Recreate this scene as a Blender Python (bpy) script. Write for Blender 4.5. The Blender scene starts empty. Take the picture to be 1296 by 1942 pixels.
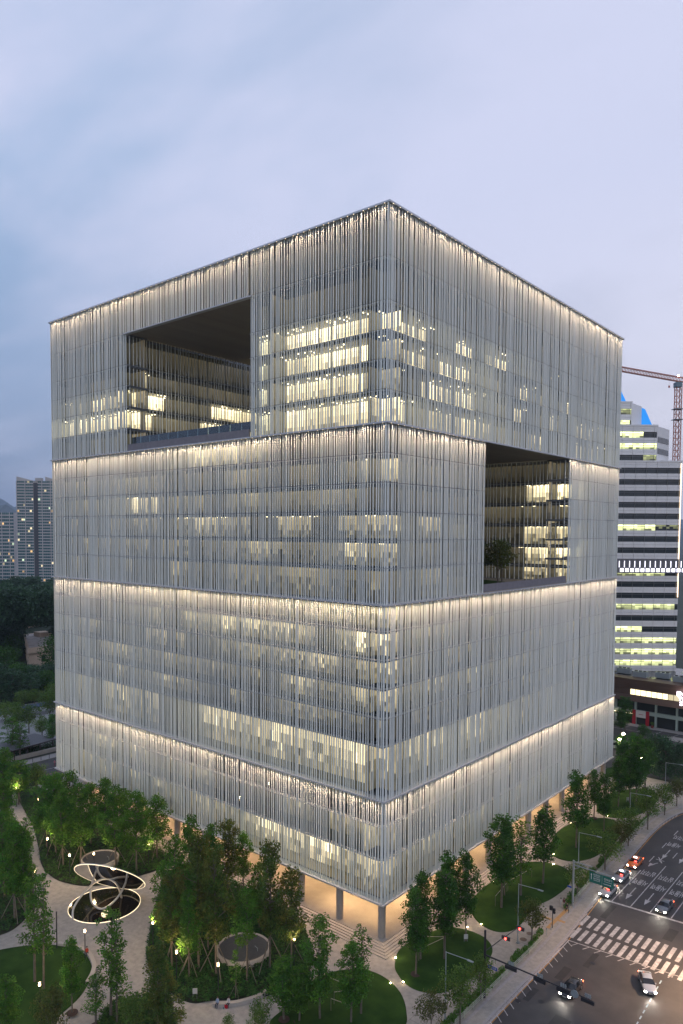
import bpy, math, random
from mathutils import Vector, Matrix
R=math.radians
rnd=random.Random(7)
sc=bpy.context.scene
# ---------------------------------------------------------------- camera
CAM=Vector((65.3768,-87.9008,64.5277)); YAW,PIT,ROL,FPX,SHY=0.70144,0.05103,0.006,1376.3,107.3
fwd=Vector((-math.sin(YAW)*math.cos(PIT),math.cos(YAW)*math.cos(PIT),-math.sin(PIT)))
r0=Vector((math.cos(YAW),math.sin(YAW),0)); u0=r0.cross(fwd)
rgt=r0*math.cos(ROL)+u0*math.sin(ROL); upv=-r0*math.sin(ROL)+u0*math.cos(ROL)
cd=bpy.data.cameras.new('camera'); cam=bpy.data.objects.new('camera',cd); sc.collection.objects.link(cam)
cam.matrix_world=Matrix(((rgt.x,upv.x,-fwd.x,CAM.x),(rgt.y,upv.y,-fwd.y,CAM.y),(rgt.z,upv.z,-fwd.z,CAM.z),(0,0,0,1)))
cd.sensor_fit='HORIZONTAL'; cd.sensor_width=36; cd.lens=36*FPX/1296; cd.shift_y=SHY/1296
cd.clip_start=1; cd.clip_end=30000; sc.camera=cam
def at(px,py,z=0.0):
    "point of the photograph taken down to the level z"
    d=fwd+rgt*((px-648)/FPX)-upv*((py-971-SHY)/FPX); t=(z-CAM.z)/d.z
    return CAM+d*t
def depth(p): return (Vector(p)-CAM).dot(fwd)
# ---------------------------------------------------------------- world
w=bpy.data.worlds.new('World'); sc.world=w; w.use_nodes=True
nt=w.node_tree; N=nt.nodes; L=nt.links; N.clear()
def wn(t,**k):
    n=N.new(t)
    for a,b in k.items(): setattr(n,a,b)
    return n
out=wn('ShaderNodeOutputWorld'); bg=wn('ShaderNodeBackground'); bg.inputs[1].default_value=0.1
sky=wn('ShaderNodeTexSky',sky_type='NISHITA'); sky.sun_disc=False
SUN_EL,SUN_AZ=R(7),R(150)
sky.sun_elevation=SUN_EL; sky.sun_rotation=SUN_AZ; sky.altitude=60; sky.air_density=1.0; sky.dust_density=1.5
tc=wn('ShaderNodeTexCoord'); sep=wn('ShaderNodeSeparateXYZ'); L.new(tc.outputs['Generated'],sep.inputs[0])
def mth(op,a,b=None,clamp=False):
    n=wn('ShaderNodeMath',operation=op,use_clamp=clamp)
    for i,v in enumerate((a,b)):
        if v is None: continue
        if isinstance(v,(int,float)): n.inputs[i].default_value=v
        else: L.new(v,n.inputs[i])
    return n.outputs[0]
def mix(f,a,b):
    n=wn('ShaderNodeMix',data_type='RGBA')
    if isinstance(f,(int,float)): n.inputs[0].default_value=f
    else: L.new(f,n.inputs[0])
    for i,v in ((6,a),(7,b)):
        if isinstance(v,tuple): n.inputs[i].default_value=(*v,1)
        else: L.new(v,n.inputs[i])
    return n.outputs[2]
el=mth('MAXIMUM',sep.outputs[2],0.0)
# warm afterglow towards the right of the view (direction rv), clearer blue towards the left
rv=Vector((0.75,0.66,0)).normalized()
dotn=wn('ShaderNodeVectorMath',operation='DOT_PRODUCT'); L.new(tc.outputs['Generated'],dotn.inputs[0]); dotn.inputs[1].default_value=rv
side=mth('MULTIPLY_ADD',dotn.outputs['Value'],1.05); side.node.inputs[2].default_value=0.56; side.node.use_clamp=True
# cloud sheet: direction flattened on a plane overhead
inv=mth('DIVIDE',1.0,mth('ADD',el,0.22))
vs=wn('ShaderNodeVectorMath',operation='SCALE'); L.new(tc.outputs['Generated'],vs.inputs[0]); L.new(inv,vs.inputs['Scale'])
mp=wn('ShaderNodeMapping'); L.new(vs.outputs[0],mp.inputs[0]); mp.inputs['Scale'].default_value=(1.0,1.7,0.2); mp.inputs['Rotation'].default_value=(0,0,R(28)); mp.inputs['Location'].default_value=(3.1,1.3,0)
n1=wn('ShaderNodeTexNoise'); L.new(mp.outputs[0],n1.inputs['Vector']); n1.inputs['Scale'].default_value=1.05; n1.inputs['Detail'].default_value=8; n1.inputs['Roughness'].default_value=0.5; n1.inputs['Distortion'].default_value=0.35
cr=wn('ShaderNodeValToRGB'); L.new(n1.outputs['Fac'],cr.inputs[0]); cr.color_ramp.interpolation='EASE'
cr.color_ramp.elements[0].position=0.36; cr.color_ramp.elements[1].position=0.64
cl=cr.outputs['Color']
elr=wn('ShaderNodeValToRGB'); L.new(el,elr.inputs[0]); elr.color_ramp.elements[0].position=0.0; elr.color_ramp.elements[1].position=0.42
e1=elr.outputs['Color']
K=10.0
def k(c): return tuple(v*K for v in c)
blue=mix(e1,k((0.085,0.16,0.32)),k((0.19,0.315,0.50)))
lav =mix(e1,k((0.585,0.565,0.65)),k((0.425,0.445,0.575)))
lavl=mix(e1,k((0.165,0.23,0.385)),k((0.41,0.435,0.575)))
base=mix(side,blue,lav)
cloud=mix(side,lavl,lav)
amt=mth('MULTIPLY_ADD',cl,0.85); amt.node.inputs[2].default_value=0.15
skyc=mix(amt,base,cloud)
lum=mth('MULTIPLY_ADD',cl,0.10); lum.node.inputs[2].default_value=0.95
lm=wn('ShaderNodeVectorMath',operation='SCALE'); L.new(skyc,lm.inputs[0]); L.new(lum,lm.inputs['Scale'])
fin_=mix(0.93,sky.outputs[0],lm.outputs[0])
L.new(fin_,bg.inputs[0]); L.new(bg.outputs[0],out.inputs[0])
sd=bpy.data.lights.new('sun','SUN'); sd.energy=0.35; sd.angle=R(40); sd.color=(1,.92,.82)
sun=bpy.data.objects.new('sun',sd); sc.collection.objects.link(sun); sun.location=(100,50,200)
sdir=Vector((math.sin(SUN_AZ)*math.cos(SUN_EL),math.cos(SUN_AZ)*math.cos(SUN_EL),math.sin(SUN_EL)))
sun.rotation_euler=sdir.to_track_quat('Z','Y').to_euler()
vs_=sc.view_settings; vs_.view_transform='Standard'; vs_.look='None'; vs_.exposure=.72; vs_.gamma=1; vs_.use_curve_mapping=False
cy=sc.cycles; cy.use_denoising=True; cy.max_bounces=6; cy.diffuse_bounces=3; cy.glossy_bounces=3; cy.transparent_max_bounces=10; cy.transmission_bounces=3; cy.sample_clamp_indirect=4; cy.caustics_reflective=False; cy.caustics_refractive=False
cy.use_light_tree=True
# ---------------------------------------------------------------- materials
MATS={}
def mat(name,col,rough=.7,metal=0,spec=.5,noise=None,nscale=3,bump=0,bscale=20,emit=None,estr=0,coat=0,attr=None,trans=0,detail=5,stretch=None):
    """noise=(second colour) gives a worn mottled surface; attr = colour attribute multiplied in"""
    if name in MATS: return MATS[name]
    m=bpy.data.materials.new(name); m.use_nodes=True; t=m.node_tree; b=t.nodes['Principled BSDF']; l=t.links
    b.inputs['Roughness'].default_value=rough; b.inputs['Metallic'].default_value=metal; b.inputs['Specular IOR Level'].default_value=spec
    b.inputs['Base Color'].default_value=(*col,1); b.inputs['Coat Weight'].default_value=coat
    tcn=t.nodes.new('ShaderNodeTexCoord'); src=tcn.outputs['Object']
    if stretch:
        mpn=t.nodes.new('ShaderNodeMapping'); mpn.inputs['Scale'].default_value=stretch; l.new(src,mpn.inputs[0]); src=mpn.outputs[0]
    c=None
    if noise:
        n=t.nodes.new('ShaderNodeTexNoise'); n.inputs['Scale'].default_value=nscale; n.inputs['Detail'].default_value=detail; n.inputs['Roughness'].default_value=.6; l.new(src,n.inputs['Vector'])
        rr=t.nodes.new('ShaderNodeValToRGB'); rr.color_ramp.elements[0].position=.35; rr.color_ramp.elements[1].position=.68
        rr.color_ramp.elements[0].color=(*col,1); rr.color_ramp.elements[1].color=(*noise,1); l.new(n.outputs['Fac'],rr.inputs[0]); c=rr.outputs[0]
    if attr:
        a=t.nodes.new('ShaderNodeAttribute'); a.attribute_name=attr
        if c is None: c=a.outputs['Color']
        else:
            mx=t.nodes.new('ShaderNodeMix'); mx.data_type='RGBA'; mx.blend_type='MULTIPLY'; mx.inputs[0].default_value=1; l.new(c,mx.inputs[6]); l.new(a.outputs['Color'],mx.inputs[7]); c=mx.outputs[2]
    if c is not None: l.new(c,b.inputs['Base Color'])
    if bump:
        n=t.nodes.new('ShaderNodeTexNoise'); n.inputs['Scale'].default_value=bscale; n.inputs['Detail'].default_value=4; l.new(src,n.inputs['Vector'])
        bp=t.nodes.new('ShaderNodeBump'); bp.inputs['Strength'].default_value=bump; bp.inputs['Distance'].default_value=.05; l.new(n.outputs['Fac'],bp.inputs['Height']); l.new(bp.outputs[0],b.inputs['Normal'])
    if emit: b.inputs['Emission Color'].default_value=(*emit,1); b.inputs['Emission Strength'].default_value=estr
    if trans:
        tr=t.nodes.new('ShaderNodeBsdfTranslucent'); ms=t.nodes.new('ShaderNodeMixShader'); ms.inputs[0].default_value=trans
        if c is not None: l.new(c,tr.inputs[0])
        else: tr.inputs[0].default_value=(*col,1)
        o=t.nodes['Material Output']; l.new(b.outputs[0],ms.inputs[1]); l.new(tr.outputs[0],ms.inputs[2]); l.new(ms.outputs[0],o.inputs[0])
    MATS[name]=m; return m
def glassmat(name,tint,refl=.12,rough=.03):
    if name in MATS: return MATS[name]
    m=bpy.data.materials.new(name); m.use_nodes=True; t=m.node_tree; l=t.links; t.nodes.clear()
    o=t.nodes.new('ShaderNodeOutputMaterial'); tr=t.nodes.new('ShaderNodeBsdfTransparent'); tr.inputs[0].default_value=(*tint,1)
    g=t.nodes.new('ShaderNodeBsdfGlossy'); g.inputs['Roughness'].default_value=rough; g.inputs[0].default_value=(.85,.92,.95,1)
    f=t.nodes.new('ShaderNodeFresnel'); f.inputs[0].default_value=1.42
    ad=t.nodes.new('ShaderNodeMath'); ad.operation='ADD'; ad.inputs[1].default_value=refl; ad.use_clamp=True; l.new(f.outputs[0],ad.inputs[0])
    ms=t.nodes.new('ShaderNodeMixShader'); l.new(ad.outputs[0],ms.inputs[0]); l.new(tr.outputs[0],ms.inputs[1]); l.new(g.outputs[0],ms.inputs[2]); l.new(ms.outputs[0],o.inputs[0])
    MATS[name]=m; return m
def emitattr(name,strength,base=.25):
    "surface glowing by itself for the lamplight behind the glass: colour attribute 'glow' drives what it gives off"
    m=bpy.data.materials.new(name); m.use_nodes=True; t=m.node_tree; b=t.nodes['Principled BSDF']; l=t.links
    a=t.nodes.new('ShaderNodeAttribute'); a.attribute_name='glow'; l.new(a.outputs['Color'],b.inputs['Emission Color']); b.inputs['Emission Strength'].default_value=strength
    b.inputs['Base Color'].default_value=(base,base,base*.9,1); b.inputs['Roughness'].default_value=.9
    MATS[name]=m; return m
# ---------------------------------------------------------------- mesh helpers
COL=sc.collection
class MB:
    def __init__(s): s.v=[];s.f=[];s.m=[];s.sm=[];s.c=[]
    def face(s,pts,m=0,smooth=False,col=None):
        i=len(s.v); s.v+= [tuple(p) for p in pts]; s.f.append(tuple(range(i,i+len(pts)))); s.m.append(m); s.sm.append(smooth); s.c.append(col)
    def box(s,x0,x1,y0,y1,z0,z1,m=0,M=None,col=None):
        if x0>x1:x0,x1=x1,x0
        if y0>y1:y0,y1=y1,y0
        P=[(x0,y0,z0),(x1,y0,z0),(x1,y1,z0),(x0,y1,z0),(x0,y0,z1),(x1,y0,z1),(x1,y1,z1),(x0,y1,z1)]
        if M is not None: P=[tuple(M@Vector(p)) for p in P]
        i=len(s.v); s.v+=P
        for q in ((0,3,2,1),(4,5,6,7),(0,1,5,4),(1,2,6,5),(2,3,7,6),(3,0,4,7)):
            s.f.append(tuple(i+a for a in q)); s.m.append(m); s.sm.append(False); s.c.append(col)
        return s
    def ring(s,pts): i=len(s.v); s.v+=[tuple(p) for p in pts]; return list(range(i,i+len(pts)))
    def bridge(s,a,b,m=0,smooth=True,closed=True,col=None):
        n=len(a)
        for k in range(n if closed else n-1):
            s.f.append((a[k],a[(k+1)%n],b[(k+1)%n],b[k])); s.m.append(m); s.sm.append(smooth); s.c.append(col)
    def cap(s,a,m=0,flip=False,col=None):
        P=[s.v[k] for k in a]
        if flip:P=P[::-1]
        s.face(P,m,False,col)
    def tube(s,pts,rad,n=8,m=0,caps=True,col=None):
        pts=[Vector(p) for p in pts]; rs=rad if isinstance(rad,(list,tuple)) else [rad]*len(pts)
        prev=None; first=None; ref=None
        for i,p in enumerate(pts):
            d=(pts[min(i+1,len(pts)-1)]-pts[max(i-1,0)]).normalized()
            if ref is None: ref=Vector((0,0,1)) if abs(d.z)<.9 else Vector((1,0,0))
            a=d.cross(ref).normalized(); b=d.cross(a).normalized(); ref=-b if False else ref
            r=s.ring([p+(a*math.cos(2*math.pi*k/n)+b*math.sin(2*math.pi*k/n))*rs[i] for k in range(n)])
            if prev: s.bridge(prev,r,m,True,True,col)
            else: first=r
            prev=r
        if caps: s.cap(first,m,True,col); s.cap(prev,m,False,col)
        return s
    def cyl(s,x,y,z0,z1,r,n=16,m=0,r2=None,col=None): return s.tube([(x,y,z0),(x,y,z1)],[r,r if r2 is None else r2],n,m,True,col)
    def prism(s,poly,z0,z1,m=0,top=None,col=None,bottom=False):
        n=len(poly); 
        A=sum(poly[i][0]*poly[(i+1)%n][1]-poly[(i+1)%n][0]*poly[i][1] for i in range(n))
        if A<0: poly=poly[::-1]
        s.face([(x,y,z1) for x,y in poly],m if top is None else top,False,col)
        if bottom: s.face([(x,y,z0) for x,y in poly[::-1]],m,False,col)
        for i in range(n):
            a,b=poly[i],poly[(i+1)%n]; s.face([(a[0],a[1],z0),(b[0],b[1],z0),(b[0],b[1],z1),(a[0],a[1],z1)],m,False,col)
        return s
    def mesh(s,name,mats,colname='tint'):
        me=bpy.data.meshes.new(name); me.from_pydata(s.v,[],s.f)
        for m in (mats if isinstance(mats,(list,tuple)) else [mats]): me.materials.append(m)
        me.polygons.foreach_set('material_index',s.m); me.polygons.foreach_set('use_smooth',s.sm)
        if any(c is not None for c in s.c):
            a=me.color_attributes.new(colname,'FLOAT_COLOR','CORNER'); buf=[]
            for f,c in zip(s.f,s.c):
                c=c or (1,1,1); buf+= [c[0],c[1],c[2],1.0]*len(f)
            a.data.foreach_set('color',buf)
        me.update(); return me
    def build(s,name,mats,parent=None,colname='tint',loc=None,**tags):
        o=bpy.data.objects.new(name,s.mesh(name,mats,colname)); COL.objects.link(o)
        if parent: o.parent=parent
        if loc is not None: o.location=loc
        for a,b in tags.items(): o[a]=b
        return o
def thing(name,label,cat,loc=(0,0,0),rz=0,group=None):
    o=bpy.data.objects.new(name,None); COL.objects.link(o); o.location=loc; o.rotation_euler=(0,0,rz); o.empty_display_size=.5
    o['label']=label; o['category']=cat
    if group:o['group']=group
    return o
def tagt(o,label,cat,group=None):
    o['label']=label;o['category']=cat
    if group:o['group']=group
    return o
def struct(o): o['kind']='structure'; return o
def copy_tree(o,parent=None):
    c=o.copy(); COL.objects.link(c); c.parent=parent
    for ch in list(CH[o.name]) if o.name in CH else []: copy_tree(ch,c)
    return c
CH={}
def reg(o):
    CH[o.name]=list(o.children)
    for c in o.children: reg(c)
def dup(o,loc,rz=0,label=None,scale=None):
    reg(o); c=copy_tree(o); c.location=loc; c.rotation_euler=(0,0,rz)
    if label:c['label']=label
    if scale is not None:c.scale=scale if isinstance(scale,(tuple,list)) else (scale,)*3
    return c
def lamp(kind,loc,energy,color,size=.1,rot=None,name='light',sy=None,spread=None,parent=None):
    d=bpy.data.lights.new(name,kind); d.energy=energy; d.color=color
    if kind=='AREA':
        d.size=size
        if sy: d.shape='RECTANGLE'; d.size_y=sy
        else: d.shape='DISK'
        if spread: d.spread=spread
    elif kind in('POINT','SPOT'): d.shadow_soft_size=size
    o=bpy.data.objects.new(name,d); COL.objects.link(o); o.location=loc
    if rot: o.rotation_euler=rot
    if parent: o.parent=parent
    return o
def shade_spline(P,n=8,closed=True):
    out=[];m=len(P)
    for i in range(m if closed else m-1):
        p0,p1,p2,p3=[P[(i+j-1)%m] if closed else P[min(max(i+j-1,0),m-1)] for j in range(4)]
        for k in range(n):
            t=k/n
            out.append(tuple(.5*((2*p1[a])+(-p0[a]+p2[a])*t+(2*p0[a]-5*p1[a]+4*p2[a]-p3[a])*t*t+(-p0[a]+3*p1[a]-3*p2[a]+p3[a])*t**3) for a in range(len(p1))))
    if not closed: out.append(tuple(P[-1]))
    return out
def pxpoly(s,n=6,z=0,closed=True,smooth=True):
    P=[]
    for t in s.split():
        a,b=map(float,t.split(',')); v=at(a,b,z); P.append((v.x,v.y))
    return shade_spline(P,n,closed) if smooth else P
# materials used all over
FIN=mat('fin_aluminium',(.74,.79,.775),.60,0,.3,noise=(.82,.865,.85),nscale=.6,stretch=(1,1,.1))
LEDGE=mat('ledge_aluminium',(.55,.57,.60),.45,.3)
CONC=mat('pale_concrete',(.42,.39,.35),.85,noise=(.36,.335,.30),nscale=1.5,bump=.15)
COLM=mat('column_concrete',(.34,.33,.31),.8,noise=(.28,.27,.26),nscale=2,bump=.1,stretch=(1,1,.3))
PATH=mat('pale_gravel_paving',(.37,.34,.295),.9,noise=(.27,.25,.22),nscale=1.2,detail=12,bump=.3,bscale=9)
SLABM=mat('granite_paving',(.33,.31,.29),.85,noise=(.27,.255,.24),nscale=2,detail=8,bump=.1)
ASPH=mat('asphalt',(.040,.038,.038),.75,noise=(.066,.062,.060),nscale=.22,detail=12,bump=.25,bscale=30)
WHITE=mat('road_paint',(.54,.52,.51),.7,noise=(.27,.26,.26),nscale=1.7,detail=12)
YEL=mat('yellow_paint',(.45,.22,.05),.7,noise=(.35,.18,.05),nscale=3)
LAWN=mat('lawn_grass',(.018,.046,.008),.95,spec=.1,noise=(.036,.080,.013),nscale=.35,detail=12,bump=.6,bscale=12)
SOIL=mat('soil',(.03,.026,.016),.95,noise=(.02,.035,.012),nscale=2)
DARK=mat('dark_metal',(.035,.035,.04),.5,.4)
GALV=mat('galvanised_steel',(.33,.38,.40),.45,.5)
BARK=mat('bark',(.10,.085,.065),.9,noise=(.16,.14,.11),nscale=4,bump=.4)
STAKE=mat('stake_wood',(.17,.15,.12),.85)
KERB=mat('kerb_granite',(.36,.34,.33),.8,noise=(.29,.27,.26),nscale=2)
RED=mat('red_lamp',(.3,.01,.01),.4,emit=(1,.04,.03),estr=9)
WARMW=mat('warm_white_lamp',(.8,.7,.5),.4,emit=(1,.68,.32),estr=16)
LEDW=mat('led_tape',(.8,.7,.5),.4,emit=(1,.80,.52),estr=.9)
# ---------------------------------------------------------------- ground
GZ=-0.12
g=MB(); g.face([(-9000,-9000,GZ-.01),(9000,-9000,GZ-.01),(9000,9000,GZ-.01),(-9000,9000,GZ-.01)])
struct(g.build('ground',mat('far_ground',(.035,.045,.025),.95,noise=(.05,.055,.04),nscale=.02)))
g=MB(); g.face([(17,-80,GZ-.006),(62,-80,GZ-.006),(62,240,GZ-.006),(17,240,GZ-.006)])
struct(g.build('road',ASPH))
g=MB(); g.face([(-135,111,GZ-.006),(16.9,111,GZ-.006),(16.9,161,GZ-.006),(-135,161,GZ-.006)]); struct(g.build('cross_street',ASPH))
g=MB(); g.face([(-127,-80,GZ-.006),(-112,-80,GZ-.006),(-112,110.9,GZ-.006),(-127,110.9,GZ-.006)]); struct(g.build('side_street',ASPH))
kerbpts=shade_spline([(20.6,-60),(20.55,0),(20.5,18),(19.35,37),(18.2,59),(17.7,74),(18.3,84),(20.5,92),(25,99),(33,105),(46,110)],6,False)
poly=[(-110,-80)]+[(20.4,-80)]+[(x-.35,y) for x,y in kerbpts if y<=104]+[(30,109),(-110,109)]
g=MB(); g.prism(poly,GZ-.1,0.0); struct(g.build('plaza_paving',PATH))
def ribbon(pts,wl,wr,z,zb=None):
    "strip along pts from wl left to wr right"
    m=MB(); A=[];B=[]
    for i,p in enumerate(pts):
        q=Vector(pts[min(i+1,len(pts)-1)])-Vector(pts[max(i-1,0)]); q.normalize(); n=Vector((q.y,-q.x))
        A.append((p[0]+n.x*wl,p[1]+n.y*wl)); B.append((p[0]+n.x*wr,p[1]+n.y*wr))
    for i in range(len(pts)-1):
        a,b,c,d=A[i],B[i],B[i+1],A[i+1]
        m.face([(*a,z),(*b,z),(*c,z),(*d,z)])
        if zb is not None:
            m.face([(*b,zb),(*c,zb),(*c,z),(*b,z)]); m.face([(*a,zb),(*d,zb),(*d,z),(*a,z)][::-1])
    return m
o=struct(ribbon(kerbpts,-.35,.02,.012,GZ-.1).build('kerb',KERB))
# separate gutter stones beside the kerb, as far as they can be told apart
for i in range(60):
    y=-8+i*1.6; x=[p for p in kerbpts if p[1]>=y][0][0] if y<90 else 0
    if not x: break
    m=MB(); m.box(-.02,.24,-.76,.76,-.02,.015)
    if i==0: ks=m.mesh('kerb_stone',[KERB])
    q=bpy.data.objects.new('kerb_stone',ks); COL.objects.link(q); q.parent=o; q.location=(x+.06,y,GZ)
struct(ribbon([p for p in kerbpts if p[1]<91],.42,.56,GZ+.001).build('yellow_edge_line',YEL))
struct(ribbon([p for p in kerbpts],-2.35,-1.9,.006).build('granite_band',KERB))
# --- park lawns and beds
def inpoly(x,y,P):
    c=False;n=len(P)
    for i in range(n):
        x1,y1=P[i];x2,y2=P[i-1]
        if (y1>y)!=(y2>y) and x<(x2-x1)*(y-y1)/(y2-y1)+x1: c=not c
    return c
def mound(name,P,h,mats,z0=0.0):
    m=MB(); cx=sum(p[0] for p in P)/len(P); cy=sum(p[1] for p in P)/len(P)
    prev=m.ring([(x,y,z0-.05) for x,y in P]); 
    A=sum(P[i-1][0]*P[i][1]-P[i][0]*P[i-1][1] for i in range(len(P)))
    for f,hh in ((1,.05),(.97,.14),(.85,.42),(.65,.75),(.4,.95),(.15,1)):
        r=m.ring([(cx+(x-cx)*f,cy+(y-cy)*f,z0+.03+h*hh) for x,y in P])
        if A>0: m.bridge(prev,r,0)
        else: m.bridge(r,prev,0)
        prev=r
    pts=[m.v[k] for k in prev]
    m.face(pts if A>0 else pts[::-1],0,True)
    return m.build(name,mats,kind='structure')
LA=pxpoly('749,1830 760,1800 800,1775 845,1761 880,1763 915,1776 933,1795 930,1817 900,1850 850,1880 815,1884 780,1874 757,1852')
LB=pxpoly('891,1720 903,1698 930,1675 975,1645 1010,1635 1055,1640 1082,1655 1080,1678 1050,1703 1015,1722 985,1757 960,1768 930,1764 903,1745')
LC=pxpoly('1043,1612 1056,1581 1085,1562 1125,1553 1156,1553 1176,1565 1174,1590 1150,1612 1120,1629 1085,1634 1055,1627')
LD=pxpoly('1132,1534 1140,1515 1167,1502 1209,1496 1240,1501 1249,1516 1228,1537 1198,1550 1167,1552 1142,1546')
LE=pxpoly('1143,1464 1165,1455 1200,1462 1215,1478 1190,1486 1160,1484')
LF=pxpoly('511,1948 539,1913 581,1871 622,1847 664,1839 702,1842 735,1858 760,1884 771,1918 765,1952 700,2010 560,2010')
LG=pxpoly('-60,1815 0,1802 52,1794 104,1793 142,1799 166,1815 176,1838 168,1865 150,1893 115,1925 70,1960 -60,1960')
for P,h in ((LA,.5),(LB,.5),(LC,.5),(LD,.5),(LE,.3),(LF,.5),(LG,.35)):
    mound('lawn',P,h,[LAWN])
BED1=pxpoly('282,1785 288,1750 300,1700 325,1655 365,1640 425,1662 487,1691 535,1722 574,1757 589,1795 590,1835 567,1868 520,1886 470,1896 400,1899 365,1903 330,1888 296,1851 278,1817')
BED2=pxpoly('30,1500 45,1535 62,1567 73,1608 80,1643 104,1667 139,1678 174,1681 226,1675 260,1663 295,1652 320,1636 332,1606 302,1592 230,1575 160,1545 110,1515 70,1495')
BED3=pxpoly('-50,1558 0,1552 32,1560 46,1591 54,1626 61,1655 63,1680 67,1705 58,1731 30,1760 0,1774 -50,1785')
BED4=pxpoly('-40,1440 40,1455 90,1480 60,1492 25,1502 20,1530 -40,1528')
BED5=pxpoly('185,1960 200,1920 235,1900 285,1893 320,1910 335,1960 300,2000 200,2000')
LEAFG=mat('leaf_dark',(.035,.075,.022),.6,spec=.25,attr='tint',trans=.35,noise=(.055,.105,.028),nscale=.9)
def cover(name,P,n,holes=(),label=None,hs=(.35,.75),tone=(.8,1.1,.8)):
    m=MB(); xs=[p[0] for p in P]; ys=[p[1] for p in P]; c=0; tries=0
    while c<n and tries<n*6:
        tries+=1
        x=rnd.uniform(min(xs),max(xs)); y=rnd.uniform(min(ys),max(ys))
        if not inpoly(x,y,P) or any((x-a)**2+(y-b)**2<r*r for a,b,r in holes): continue
        c+=1; h=rnd.uniform(*hs); tt=rnd.uniform(.55,1.5); col=(tt*tone[0]*rnd.uniform(.8,1.25),tt*tone[1],tt*tone[2])
        for _ in range(5):
            a=rnd.uniform(0,6.28); r=rnd.uniform(.05,.35); px,py=x+r*math.cos(a),y+r*math.sin(a); s=rnd.uniform(.12,.26); z=.05+h*rnd.uniform(.3,1)
            d=Vector((math.cos(a),math.sin(a),rnd.uniform(-.5,.8))).normalized(); e=Vector((-math.sin(a),math.cos(a),rnd.uniform(-.3,.3)))
            p=Vector((px,py,z)); m.face([p-d*s,p+e*s*.6,p+d*s,p-e*s*.6],0,False,col)
    o=m.build(name,[LEAFG]); o['kind']='stuff'; o['label']=label or 'low dark green ground cover planting'; o['category']='ground cover'; return o
plB=at(462,1797,1.0); plA=at(190,1629,1.2)
for P in (BED1,BED2,BED3,BED4,BED5): mound('planting_bed',P,.12,[SOIL])
cover('ground_cover',BED1,7500,[(plB.x,plB.y,3.9)],'dense dark ground cover in the bed round the larger planter')
cover('ground_cover',BED2,5200,[(plA.x,plA.y,2.9)],'leafy ground cover in the grove bed behind the sculpture',tone=(1,1.25,.8))
cover('ground_cover',BED3,2600,[],'ground cover at the left edge beside the curving path')
cover('ground_cover',BED4,2200,[],'ground cover along the far path by the side street')
cover('ground_cover',BED5,1500,[],'bushy ground cover at the bottom edge below the forked path',hs=(.4,1.4),tone=(1.1,1.3,.7))
# ---------------------------------------------------------------- main office building
ZT,ZB1,ZB2,ZB3,ZB4=113.4,81.0,53.3,22.9,6.6
B1=[113.4,105.7,99.2,94.95,90.55,86.0,81.0]
B2=[81.0,76.5,72.0,67.6,63.2,58.9,53.3]
B3=[53.3,49.15,44.65,40.2,35.6,31.2,22.9]
B4=[22.9,18.5,13.2,6.6]
BLD=thing('office_building','pale cube office block wrapped in vertical fins with two large openings','building',(0,0,0))
W=100.0; Dp=99.4
SPAN=mat('spandrel_dark',(.17,.19,.21),.5,.2); MULL=mat('mullion_grey',(.16,.18,.19),.5,.4)
SHELF=mat('shelf_grating',(.42,.43,.44),.6,.2); SOFF=mat('bronze_soffit',(.27,.235,.20),.65,0,.5,noise=(.33,.29,.245),nscale=.4,stretch=(1,.05,1))
ROOM=emitattr('lit_room',1.0,.26); ROOMD=mat('dark_room',(.045,.055,.06),.8,noise=(.09,.10,.10),nscale=.6)
FLOORM=mat('office_floor',(.20,.20,.19),.8)
GL=glassmat('office_glass',(.76,.78,.74),.012)
GLL=glassmat('clear_glass',(.85,.93,.92),.03)
pm={'fin':0,'pane':0}
class Face:
    def __init__(s,o,du,dn): s.o=Vector((*o,0)); s.du=Vector((*du,0)); s.dn=Vector((*dn,0))
    def p(s,u,n,z): q=s.o+s.du*u+s.dn*n; return (q.x,q.y,z)
    def box(s,m,u0,u1,n0,n1,z0,z1,mi=0,col=None):
        a=s.p(u0,n0,z0); b=s.p(u1,n1,z1); m.box(a[0],b[0],a[1],b[1],z0,z1,mi,None,col)
FL=Face((0,0),(-1,0),(0,-1)); FR=Face((0,0),(0,1),(1,0))
V1S=Face((-68.5,0),(0,1),(1,0)); V2S=Face((0,67.6),(-1,0),(0,-1))
V1R=Face((-30.9,0),(0,1),(-1,0)); V2R=Face((0,30.5),(-1,0),(0,1))
fins=[]; 
def ellipse(w,d,n=10):
    return [(w*.5*math.cos(2*math.pi*k/n),d*.5*math.sin(2*math.pi*k/n)) for k in range(n)]
def fin_layout(u0,u1,seed,sp=1.0):
    r=random.Random(seed); u=u0+.14; out=[]
    while u<u1-.08:
        out.append((u,r.choice((.12,.14,.16,.20)),r.uniform(.21,.30),r.uniform(-.10,.12))); u+=r.choice((.38,.44,.49,.54,.60))*sp
    return out
def add_fins(fc,zs,lay,front=-.42):
    for (u,wd,dd,off) in lay:
        for i in range(len(zs)-1):
            z1,z0=zs[i]-(.26 if i==0 else .02),zs[i+1]+(.0 if i==len(zs)-2 else .06)
            fins.append((fc,u,wd,dd,front+off,z0,z1))
slabs=MB(); shelves=MB(); mull=MB(); rooms=MB(); glass=[]; ledge=MB()
def warmc(l,g=0): return (l*1.0,l*(.80+g*.06),l*(.49+g*.05))
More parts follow.
